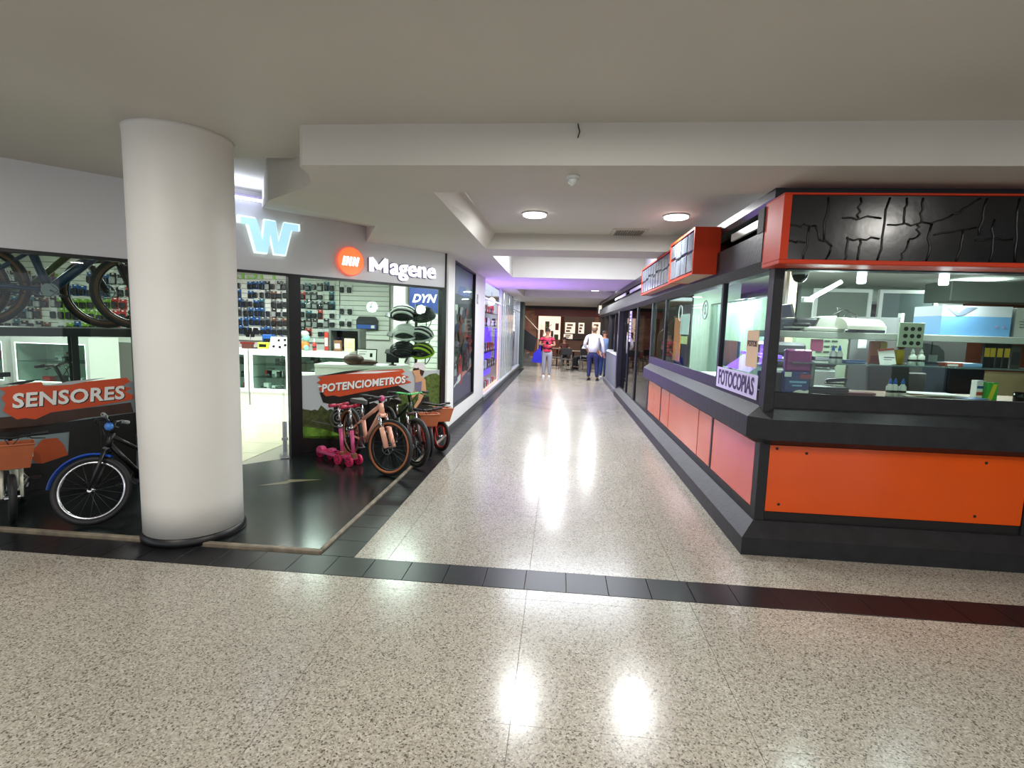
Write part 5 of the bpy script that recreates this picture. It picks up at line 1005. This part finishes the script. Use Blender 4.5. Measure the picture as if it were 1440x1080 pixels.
pp('rider_print', [(.2, .58), (.5, .64), (.72, .6), (.8, .45), (.6, .4), (.3, .42)], M('print_rust', (104, 66, 46), .4, noise=.4), 2); pp('rider_print', [(.35, .12), (.3, .3), (.4, .36), (.5, .3), (.48, .12)], M('print_scarlet', (190, 52, 44), .4), 3); pp('rider_print', [(.1, .2), (.12, .34), (.22, .34), (.24, .2)], M('print_pale', (170, 176, 170), .4), 3); pp('rider_print', [(.6, .24), (.6, .46), (.78, .48), (.8, .26)], M('print_maroon', (84, 40, 40), .4), 2); pp('bib_print', [(.28, .13), (.42, .15), (.42, .2), (.28, .18)], paper, 4); pp('foliage_print', [(.05, .36), (.2, .58), (.4, .42), (.3, .3), (.1, .3)], M('print_green', (58, 78, 56), .4, noise=.5), 2)
rq = random.Random(21); pc = [M('patch_%d' % k, c, .4) for k, c in enumerate([(58, 70, 60), (90, 80, 66), (30, 36, 38), (120, 60, 46), (96, 110, 104), (150, 150, 140), (70, 50, 54), (44, 60, 74)])]
for k in range(46):
    a0, b0 = rq.uniform(.05, .95), rq.uniform(.22, .68); w_, h_ = rq.uniform(.03, .10), rq.uniform(.015, .05)
    pp('print_patch', [(a0 - w_, b0 - h_ * .4), (a0 - w_ * .2, b0 - h_), (a0 + w_, b0 - h_ * .2), (a0 + w_ * .5, b0 + h_), (a0 - w_ * .7, b0 + h_ * .8)], pc[rq.randrange(8)], 5 + k * .05)
o = O('wall_plate', MB().box(-1.6, -1.59, 9.72, 9.86, 2.02, 2.2, b=.003), grey_plastic); tag(o, 'small grey plate on the white wall beside the tall poster', 'plate')

# ------------------------------------------------------------------ glass display front with purple lights along the corridor
df = E('glass_showcase', 'mirrored glass display front with violet lights along the corridor', 'shop front', (-1.6, 10.76, 0))
def DB(nm, mb, m=steel): return OW(nm, mb, m, df)
silver = M('silver_frame', (205, 210, 214), .3, .3); mirror = M('mirror', (214, 224, 226), .12, .55)
DB('sill', MB().box(-1.72, -1.58, 10.76, 20.2, .0, .09), M('sill_grey', (86, 88, 94), .5)); DB('sill_cap', MB().box(-1.72, -1.57, 10.76, 20.2, .09, .15, b=.006), silver)
for y in (10.76, 13.75, 17.3, 20.15): DB('frame_post', MB().box(-1.66, -1.6, y, y + .05, .15, 2.6), silver)
DB('transom', MB().box(-1.65, -1.61, 10.8, 20.2, 2.18, 2.22), silver)
dg = glass('display_glass', (240, 243, 248), 1.45, .45)
for y0, y1 in ((10.81, 13.75), (17.35, 20.15)): DB('glass_pane', MB().box(-1.63, -1.624, y0, y1, .15, 2.58), dg)
DB('back_wall', MB().box(-2.5, -2.45, 10.76, 20.2, 0, 2.6), M('display_back', (150, 146, 150), .4)); DB('end_wall', MB().box(-2.5, -1.66, 10.66, 10.76, 0, 2.62).box(-2.5, -1.66, 20.2, 20.3, 0, 2.62), white_wall)
DB('base_board', MB().box(-2.45, -1.66, 10.8, 20.2, .1, .14), M('base_rose', (150, 110, 110), .4))
vio = M('violet_panel', (92, 52, 240), .4, emit=1.3, noise=.5, nscale=6)
DB('violet_panel', MB().box(-1.80, -1.785, 10.9, 13.3, .40, 1.58), vio); DB('violet_strip', MB().box(-1.70, -1.68, 13.35, 13.6, .75, 1.55), emat('violet_strip', (60, 20, 235), 1.6))
DB('orange_strip', MB().box(-1.66, -1.64, 13.62, 13.68, .2, 2.15).box(-1.66, -1.64, 10.9, 13.62, .17, .2), emat('orange_strip', (255, 176, 140), 2.2))
for y in (14.0, 14.5, 15.0, 15.5, 16.0, 16.5, 17.0): DB('mirror_column', MB().box(-1.68, -1.60, y, y + .28, .15, 2.58, b=.01), mirror)
for y in (17.8, 18.2, 18.6, 19.0, 19.5): DB('chrome_tube', MB().cyl((-1.75, y, .15), (-1.75, y, 2.18), .03, n=12), chrome)
for z in (.62, 1.0, 1.6, 1.9): DB('glass_shelf', MB().box(-1.78, -1.645, 10.9, 13.5, z, z + .012), shelf_glass)
for k in range(34):
    z = (.142, .632, 1.012, 1.612, 1.912)[k % 5]; c_ = rp.choice(['brown', 'white', 'grey', 'red', 'black']); o = O('display_box', MB().box(0, .08, 0, .16, 0, .12 + rp.random() * .1, b=.01).box(.078, .083, .03, .13, .03, .08, mi=1), [M('pack_' + c_, cols[c_]), paper], loc=(-1.765, 10.95 + (k // 5) * .36 + rp.random() * .1, z)); tag(o, f'{c_} box, {ORD[k // 5]} along the {("base board", "lowest shelf", "second shelf", "third shelf", "top shelf")[k % 5]} of the violet lit showcase', 'box', 'boxes in the violet showcase')
o = O('dark_pier', MB().box(-1.85, -1.45, 20.35, 20.9, 0, 2.6, b=.02), M('pier_green_grey', (66, 76, 70), .6)); tag(o, 'dark grey green pier at the far end of the mirrored display front', 'pier')
for k, (x, y) in enumerate([(-2.05, 15.2), (-2.05, 19.0)]):
    t = E('globe_lamp', ['bright white globe lamp inside the mirrored display front, nearer one', 'bright white globe lamp inside the mirrored display front, farther one'][k], 'lamp', (x, y, 2.34)); O('globe', MB().sph((0, 0, 0), .11), emat('globe_white', (255, 252, 246), 5), t); O('stem', MB().cyl((0, 0, .1), (0, 0, .26), .01), silver, t)

# ------------------------------------------------------------------ people
def skin_mesh(name, verts, edges, radii, mat, parent, sub=1, root=0):
    me = bpy.data.meshes.new(name); me.from_pydata([tuple(v) for v in verts], edges, []); me.materials.append(mat)
    o = bpy.data.objects.new(name, me); COL.objects.link(o); o.parent = parent
    md = o.modifiers.new('Skin', 'SKIN'); md.use_smooth_shade = True
    if not me.skin_vertices: me.skin_vertices.new()
    for i, r in enumerate(radii):
        sv = me.skin_vertices[0].data[i]; sv.radius = r if isinstance(r, tuple) else (r, r); sv.use_root = i == root
    s_ = o.modifiers.new('Subdivision', 'SUBSURF'); s_.levels = s_.render_levels = sub
    return o
class Chain:
    def __init__(s): s.v, s.e, s.r = [], [], []
    def run(s, pts, start=None):
        prev = start; ids = []
        for p, r in pts:
            s.v.append(Vector(p)); s.r.append(r); i = len(s.v) - 1; ids.append(i)
            if prev is not None: s.e.append((prev, i))
            prev = i
        return ids
def person(label, loc, rz, H, elbows, wrists, hair_m, shirt_m, trouser_m, shoe_m, hair='short', lean=0., wide=1., sleeve='short', knees=None, ankles=None, hips_z=.92, seat=False, group=None, head_tilt=0.):
    k = H / 1.7; t = E('person', label, 'person', loc, rz)
    dz = hips_z - .92
    def P(x, y, z): return Vector((x * k, (y + lean * max(0, z - .95)) * k, (z + dz) * k))
    W = wide; b = Chain()
    sp = b.run([(P(0, 0, .93), .10 * k * W), (P(0, -.01, 1.08), .12 * k * W), (P(0, 0, 1.26), (.135 * k * W, .11 * k * W)), (P(0, .01, 1.39), .085 * k), (P(0, .0, 1.47), .05 * k)])
    hd = b.run([(P(0, -.012, 1.545), .07 * k), (P(0, -.01 + head_tilt * .3, 1.61), .083 * k), (P(0, .01 + head_tilt * .5, 1.665), .064 * k)], sp[4])
    knees = knees or [(-.10, -.01, .49), (.10, -.01, .49)]; ankles = ankles or [(-.10, .015, .09), (.10, .015, .09)]
    arms = []
    for s_, el, wr in ((-1, elbows[0], wrists[0]), (1, elbows[1], wrists[1])):
        sh_ = P(s_ * .165 * W, .01, 1.375); e_ = P(*el); w_ = P(*wr); d = (w_ - e_).normalized()
        a = b.run([(sh_, .055 * k), (e_, .04 * k), (w_, .028 * k), (w_ + d * .05 * k, .034 * k)], sp[3]); arms.append((sh_, e_, w_))
        side = d.cross(Vector((0, 0, 1))); side = side.normalized() if side.length > .2 else Vector((1, 0, 0)); pal = w_ + d * .055 * k
        for f in range(4):
            o_ = side * (-.024 + .016 * f) * k; ln = (.06, .07, .066, .05)[f] * k
            b.run([(pal + o_ + d * .02 * k, .0095 * k), (pal + o_ + d * (.02 * k + ln * .5), .009 * k), (pal + o_ + d * (.02 * k + ln * .9) + Vector((0, 0, -.012 * k)), .008 * k)], a[3])
        b.run([(w_ + d * .03 * k + side * .034 * k, .011 * k), (w_ + d * .06 * k + side * .05 * k, .009 * k)], a[2])
    legs = []
    for s_, kn, an in ((-1, knees[0], ankles[0]), (1, knees[1], ankles[1])):
        h_ = P(s_ * .092 * W, 0, .87); q = Vector(kn) * k; a_ = Vector(an) * k
        b.run([(h_, .066 * k * W), (q, .058 * k), (q * .45 + a_ * .55 + Vector((0, .015 * k, 0)), .05 * k), (a_, .036 * k), (a_ + Vector((0, -.13 * k, -.055 * k)), .03 * k)], sp[0]); legs.append((h_, q, a_))
    skin_mesh('body', b.v, b.e, b.r, skin_m, t)
    c = Chain(); tp = c.run([(P(0, 0, .82), .160 * k * W), (P(0, -.01, 1.05), .150 * k * W), (P(0, 0, 1.25), (.155 * k * W, .128 * k * W)), (P(0, .01, 1.375), .105 * k), (P(0, .005, 1.44), .062 * k)])
    for (sh_, e_, w_) in arms:
        if sleeve == 'short': c.run([(sh_, .070 * k), (sh_ * .45 + e_ * .55, .064 * k)], tp[3])
        else: c.run([(sh_, .070 * k), (e_, .056 * k), (e_ * .1 + w_ * .9, .044 * k)], tp[3])
    skin_mesh('shirt', c.v, c.e, c.r, shirt_m, t)
    c = Chain(); tp = c.run([(P(0, .0, 1.0), .136 * k * W), (P(0, .01, .88), .142 * k * W)])
    for (h_, q, a_) in legs: c.run([(h_ + Vector((0, 0, -.03 * k)), .112 * k * W), (q, .080 * k), (q * .45 + a_ * .55 + Vector((0, .012 * k, 0)), .070 * k), (a_ + Vector((0, 0, .01)), .056 * k)], tp[1])
    skin_mesh('trousers', c.v, c.e, c.r, trouser_m, t)
    for (h_, q, a_) in legs: O('shoe', MB().sph((a_.x, a_.y - .06 * k, a_.z - .045 * k), .05 * k, .135 * k, .05 * k, 12, 8).box(a_.x - .045 * k, a_.x + .045 * k, a_.y - .18 * k, a_.y + .06 * k, a_.z - .09 * k, a_.z - .07 * k, b=.006), shoe_m, t)
    hc = P(0, -.01 + head_tilt * .3, 1.61); f = MB()
    f.sph((hc.x, hc.y - .083 * k, hc.z - .012 * k), .013 * k, .018 * k, .02 * k, 8, 6)
    for s_ in (-1, 1): f.sph((hc.x + s_ * .084 * k, hc.y + .01 * k, hc.z), .012 * k, .02 * k, .03 * k, 8, 6)
    O('nose_and_ears', f, skin_m, t); e_ = MB()
    for s_ in (-1, 1): e_.sph((hc.x + s_ * .032 * k, hc.y - .076 * k, hc.z + .012 * k), .011 * k, .007 * k, .007 * k, 8, 6)
    O('eyes', e_, M('eye_dark', (40, 30, 26), .3), t); O('mouth', MB().sph((hc.x, hc.y - .074 * k, hc.z - .05 * k), .024 * k, .008 * k, .006 * k, 8, 6), M('lips', (150, 80, 76), .5), t)
    h = MB().sph((hc.x, hc.y + .016 * k, hc.z + .028 * k), .094 * k, .097 * k, .088 * k, 16, 8, lo=-.12, hi=.5).sph((hc.x, hc.y + .045 * k, hc.z - .01 * k), .086 * k, .066 * k, .09 * k, 14, 8)
    if hair == 'bun': h.sph((hc.x, hc.y + .06 * k, hc.z + .10 * k), .05 * k)
    if hair == 'long': h.sph((hc.x, hc.y + .05 * k, hc.z - .1 * k), .095 * k, .06 * k, .16 * k)
    O('hair', h, hair_m, t)
    return t, arms
streak = M('red_streaked_cloth', (226, 44, 84), .7)
nt = streak.node_tree; wv = nt.nodes.new('ShaderNodeTexWave'); wv.bands_direction = 'Z'; wv.inputs['Scale'].default_value = 2.6; wv.inputs['Distortion'].default_value = 7; tc = nt.nodes.new('ShaderNodeTexCoord'); nt.links.new(tc.outputs['Object'], wv.inputs['Vector'])
rmp = nt.nodes.new('ShaderNodeValToRGB'); rmp.color_ramp.elements[0].position = .18; rmp.color_ramp.elements[0].color = rgb(70, 16, 40); rmp.color_ramp.elements[1].position = .34; rmp.color_ramp.elements[1].color = rgb(232, 52, 92); nt.links.new(wv.outputs['Fac'], rmp.inputs[0]); nt.links.new(rmp.outputs[0], nt.nodes['Principled BSDF'].inputs['Base Color'])
hair_d = M('dark_hair', (48, 34, 26), .6)
wm, arms = person('woman in red streaked top and grey leggings holding a phone, blue bag on her arm', (-.40, 16.62, 0), 0, 1.58, [(-.27, -.03, 1.14), (.26, -.04, 1.14)], [(-.13, -.22, 1.17), (.12, -.24, 1.13)], hair_d, streak, M('grey_leggings', (146, 146, 158), .7), M('white_shoe', (226, 226, 226), .5), hair='bun', wide=1.12)
bg = E('shoulder_bag', 'bright blue cloth bag hanging from the arm of the woman in red', 'bag', (-.71, 16.60, 0))
O('body', MB().prism([(-.17, .50), (.14, .47), (.12, .86), (.05, .95), (-.02, .88), (-.12, .78)], -.06, .06, X=RX), M('blue_cloth', (28, 30, 190), .6, bump=.2, bscale=8), bg); O('strap', MB().tube([(.05, 0, .92), (.05, 0, 1.06), (.09, -.03, 1.08), (.11, 0, .98), (.10, 0, .86)], .012, 6), M('blue_cloth', (28, 30, 190)), bg)
ph = E('phone', 'dark phone held at the chest of the woman in red', 'phone', (-.40, 16.36, 1.11)); O('case', MB().box(-.04, .04, -.006, .006, -.03, .08, b=.004, X=Matrix.Rotation(-.6, 4, 'X')), black_gloss, ph); O('screen', MB().box(-.035, .035, .006, .008, -.025, .075, X=Matrix.Rotation(-.6, 4, 'X')), M('phone_screen', (70, 80, 90), .1), ph)
person('man in white shirt and navy trousers seen from behind near the low wall', (1.06, 16.25, 0), PI - .25, 1.70, [(-.30, .0, 1.10), (.29, .02, 1.12)], [(-.33, -.05, .85), (.25, -.16, .98)], M('grey_brown_hair', (112, 86, 66), .6), M('white_shirt', (216, 214, 224), .7, bump=.25, bscale=7), M('navy_trousers', (36, 44, 92), .7), M('black_shoe', (20, 20, 22), .4), lean=-.10, wide=1.28, sleeve='long', knees=[(-.12, -.01, .49), (.11, .0, .49)], ankles=[(-.15, .015, .09), (.12, .02, .09)])
person('person in light blue top and jeans leaning on the end of the low wall', (1.47, 17.1, 0), .2, 1.56, [(-.24, .02, 1.10), (.27, .0, 1.12)], [(-.18, -.12, .90), (.30, -.16, .95)], hair_d, M('light_blue_top', (104, 128, 176), .7, noise=.2), M('blue_jeans', (40, 62, 120), .7), M('pale_shoe', (206, 206, 210), .5), wide=1.0)

# ------------------------------------------------------------------ food court at the far end
chair_m = M('chair_black', (26, 24, 24), .4)
def chair(label, loc, rz):
    t = E('cafe_chair', label, 'chair', loc, rz); O('seat', MB().box(-.2, .2, -.2, .2, .43, .46, b=.01), chair_m, t); O('backrest', MB().box(-.2, .2, .18, .21, .62, .88, b=.01), chair_m, t)
    for x in (-.18, .18):
        O('leg', MB().cyl((x, -.18, 0), (x, -.17, .43), .013, n=8), steel, t); O('leg', MB().cyl((x, .2, 0), (x, .19, .88), .013, n=8), steel, t)
    return t
def table(label, loc):
    t = E('cafe_table', label, 'table', loc); O('tabletop', MB().box(-.4, .4, -.4, .4, .72, .75, b=.01), M('table_top', (70, 52, 42), .3), t); O('column', MB().cyl((0, 0, .03), (0, 0, .72), .03), black_metal, t); O('foot', MB().box(-.25, .25, -.03, .03, 0, .03).box(-.03, .03, -.25, .25, 0, .03), black_metal, t)
table('dark square cafe table just behind the man in the white shirt', (.55, 20.2, 0)); table('dark square cafe table in the middle of the far seating', (-.1, 22.2, 0)); table('dark square cafe table at the rear right of the far seating', (1.6, 24.6, 0))
for i, (x, y, r_, lab) in enumerate([(.3, 19.5, 3.0, 'black cafe chair with its back to the corridor, front of the seating'), (.95, 19.6, 3.3, 'black cafe chair behind the man in the white shirt'), (-.15, 20.6, 1.4, 'black cafe chair turned sideways at the front table'), (-.5, 21.7, 2.2, 'black cafe chair beside the middle table, toward the woman in red'), (.2, 22.9, .2, 'black cafe chair behind the middle table'), (1.2, 24.0, 2.9, 'black cafe chair before the rear table'), (2.0, 25.2, .3, 'black cafe chair behind the rear table')]): chair(lab, (x, y, 0), r_)
chair('black cafe chair carrying the seated person in white', (1.05, 20.9, 0), -1.2)
person('person in white top seated at the front cafe table', (1.05, 20.9, 0), -1.2, 1.62, [(-.26, -.1, 1.12), (.26, -.1, 1.12)], [(-.14, -.32, 1.16), (.14, -.34, 1.16)], M('auburn_hair', (108, 52, 36), .6), M('white_top', (224, 224, 228), .7), M('dark_trousers', (34, 34, 42), .7), M('black_shoe', (20, 20, 22)), hair='long', hips_z=.50, knees=[(-.12, -.44, .50), (.12, -.44, .50)], ankles=[(-.12, -.42, .09), (.12, -.42, .09)])
person('person in dark clothes seated at the middle cafe table', (.2, 22.85, 0), .2, 1.60, [(-.26, -.1, 1.12), (.26, -.1, 1.12)], [(-.14, -.32, 1.16), (.14, -.34, 1.16)], hair_d, M('dark_red_top', (84, 36, 34), .7), M('dark_trousers', (34, 34, 42)), M('black_shoe', (20, 20, 22)), hair='long', hips_z=.50, knees=[(-.12, -.44, .50), (.12, -.44, .50)], ankles=[(-.12, -.42, .09), (.12, -.42, .09)])
redb = M('red_brown_beam', (104, 44, 34), .5)
O('trim_3', MB().box(-1.2, 4.5, 23.6, 23.9, 2.16, 2.46), redb, kind='structure'); O('trim_4', MB().box(-1.75, 4.5, 23.55, 23.9, 2.46, 2.62), M('dark_lintel', (40, 34, 32), .6), kind='structure')
O('ceiling_food_court', MB().box(-8, 9, 23.9, 33, 2.95, 3.0), M('far_ceiling', (196, 180, 156), .6), kind='structure')
O('wall_far', MB().box(-12, 9, 32.9, 33, 0, 3).box(-12.1, -12, 20, 33, 0, 3), M('far_wall', (140, 104, 86), .6), kind='structure')
cw = E('food_stall', 'dark brown food stall with lit menu boards at the far end', 'stall', (.2, 29.0, 0))
O('stall_wall', MB().box(0, 4.6, 0, .2, 0, 2.9), M('stall_brown', (52, 34, 30), .5, noise=.2), cw); O('stall_post', MB().box(1.72, 1.92, -.06, 0, 0, 2.9), M('stall_post', (88, 50, 40), .5), cw); O('counter', MB().box(0, 4.4, -.7, -.1, 0, 1.0), M('counter_brown', (84, 58, 44), .4), cw); O('counter_top', MB().box(-.05, 4.45, -.75, -.1, 1.0, 1.05), black_gloss, cw)
mn = M('menu_lit', (214, 206, 196), .5, emit=.7); mg_ = M('menu_print', (96, 70, 60), .5)
for k, (x0, x1, z0, z1) in enumerate([(.06, .62, 1.35, 1.95), (.80, 1.12, 1.35, 1.95), (1.55, 2.0, 1.25, 2.0), (.0, .5, .98, 1.3)]):
    m_ = O('menu_board', MB().box(x0, x1, -.12, -.08, z0, z1), mn, cw); w_ = x1 - x0; h_ = z1 - z0
    for q in range(3): O('menu_picture', MB().box(x0 + w_ * (.1 + .05 * q), x0 + w_ * (.5 + .13 * q), -.124, -.12, z0 + h_ * (.12 + .28 * q), z0 + h_ * (.30 + .28 * q)), mg_, m_)
t = E('light_panel', 'white lit ceiling panel over the far food stall', 'lamp', (1.0, 27.2, 2.55)); O('diffuser', MB().box(-.55, .55, -.3, .3, 0, .04), emat('panel_lit', (255, 252, 240), 4), t); O('rim', MB().box(-.6, .6, -.33, .33, .04, .07), white_plastic, t); O('hanger', MB().box(-.5, -.48, -.01, .01, .07, .4).box(.48, .5, -.01, .01, .07, .4), steel, t)
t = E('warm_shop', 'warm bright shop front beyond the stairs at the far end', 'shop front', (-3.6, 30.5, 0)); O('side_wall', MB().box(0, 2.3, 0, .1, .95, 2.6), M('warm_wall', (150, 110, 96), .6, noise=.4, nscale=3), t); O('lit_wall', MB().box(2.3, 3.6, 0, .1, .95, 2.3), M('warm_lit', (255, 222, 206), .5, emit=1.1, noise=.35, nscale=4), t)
for q, (x0, x1, z0, z1) in enumerate([(2.4, 2.6, .95, 1.5), (2.7, 2.95, 1.5, 2.0), (3.05, 3.2, .95, 1.45), (3.3, 3.5, 1.5, 1.9), (3.25, 3.5, .95, 1.25)]): O('goods', MB().box(x0, x1, -.1, -.02, z0, z1, b=.01), M('goods%d' % (q % 3), [(120, 60, 60), (70, 90, 60), (60, 60, 80)][q % 3], .6), t)
if 1: pass; O('amber_sign', MB().box(2.4, 3.5, -.12, -.02, 2.35, 2.55), emat('amber', (255, 196, 130), 1.2), t); O('base_counter', MB().box(0, 3.6, -.6, 0, 0, .95), M('warm_counter', (120, 70, 56), .5), t); O('door_post', MB().box(2.2, 2.3, -.05, 0, 0, 2.6), redb, t)
pl = E('potted_plant', 'leafy green plant in a pot near the warm bright shop', 'plant', (-.75, 26.5, 0)); O('pot', MB().lathe([(0, 0), (.18, 0), (.24, .4), (.2, .4), (0, .36)], 18), M('pot_clay', (120, 76, 56), .6), pl); O('stem', MB().cyl((0, 0, .36), (0, 0, 1.1), .02), brown_wood, pl)
lm = M('leaf_green', (72, 112, 44), .5, noise=.3); rl = random.Random(4); lf = MB()
for k in range(70):
    a = rl.uniform(0, 2 * PI); z = rl.uniform(.7, 1.75); q = rl.uniform(.05, .32); c_ = Vector((q * math.cos(a), q * math.sin(a), z)); d = Vector((math.cos(a), math.sin(a), rl.uniform(-.3, .7))).normalized(); n_ = d.cross(Vector((0, 0, 1))).normalized() * .04
    lf.add([c_, c_ + d * .09 + n_, c_ + d * .2, c_ + d * .09 - n_], [(0, 1, 2, 3)]); 
o = O('foliage', lf, lm, pl); o['kind'] = 'stuff'
st_ = E('staircase', 'black sided staircase with pale handrail left of the far seating', 'staircase', (-1.9, 21.2, 0))
O('side_panel', MB().prism([(.0, .9), (.0, 1.7), (.3, 1.62), (.95, 1.18), (.85, .62), (.7, .62)], -.05, 0, X=RX), M('stair_black', (20, 20, 24), .4), st_); O('handrail', MB().tube([(.0, -.02, 2.35), (.3, -.02, 2.2), (1.0, -.02, 1.5), (1.0, -.02, .0)], .025, 8), M('rail_pale', (170, 150, 130), .35), st_)
for k in range(5): O('step', MB().box(.1, .95 - .17 * k, .1, 1.2, .18 * k, .18 * k + .17), M('step_grey', (96, 92, 90), .6), st_)
t = E('box_sign', 'small white projecting box sign high at the far right shops', 'sign', (1.38, 19.3, 2.16)); O('box', MB().box(-.03, .14, 0, .2, 0, .36, b=.008), black_metal, t); O('lit_face', MB().box(-.0, .11, -.008, 0, .03, .33), M('sign_cream', (236, 230, 206), .5, emit=.8), t)
t = E('lit_shop_window', 'warm lit shop window beyond the low wall on the far right', 'shop window', (1.75, 17.0, 0)); O('lit_panel', MB().box(.9, .95, 0, 5.5, .9, 2.1), M('warm_window', (236, 206, 180), .5, emit=.45, noise=.5, nscale=3), t); O('lower_wall', MB().box(0, .12, 0, 6, 0, .95), M('counter_grey', (112, 116, 124)), t); O('post', MB().box(0, .1, .9, 1.05, .95, 2.2), brown_wood, t); O('post', MB().box(0, .1, 3.1, 3.25, .95, 2.2), brown_wood, t); O('lintel', MB().box(0, .3, 0, 6, 2.06, 2.62), black_paint, t)
for k, (dy) in enumerate((1.3, 2.1, 3.7)): O('picture', MB().box(.88, .9, dy, dy + .5, 1.2, 1.8), mg_, t)
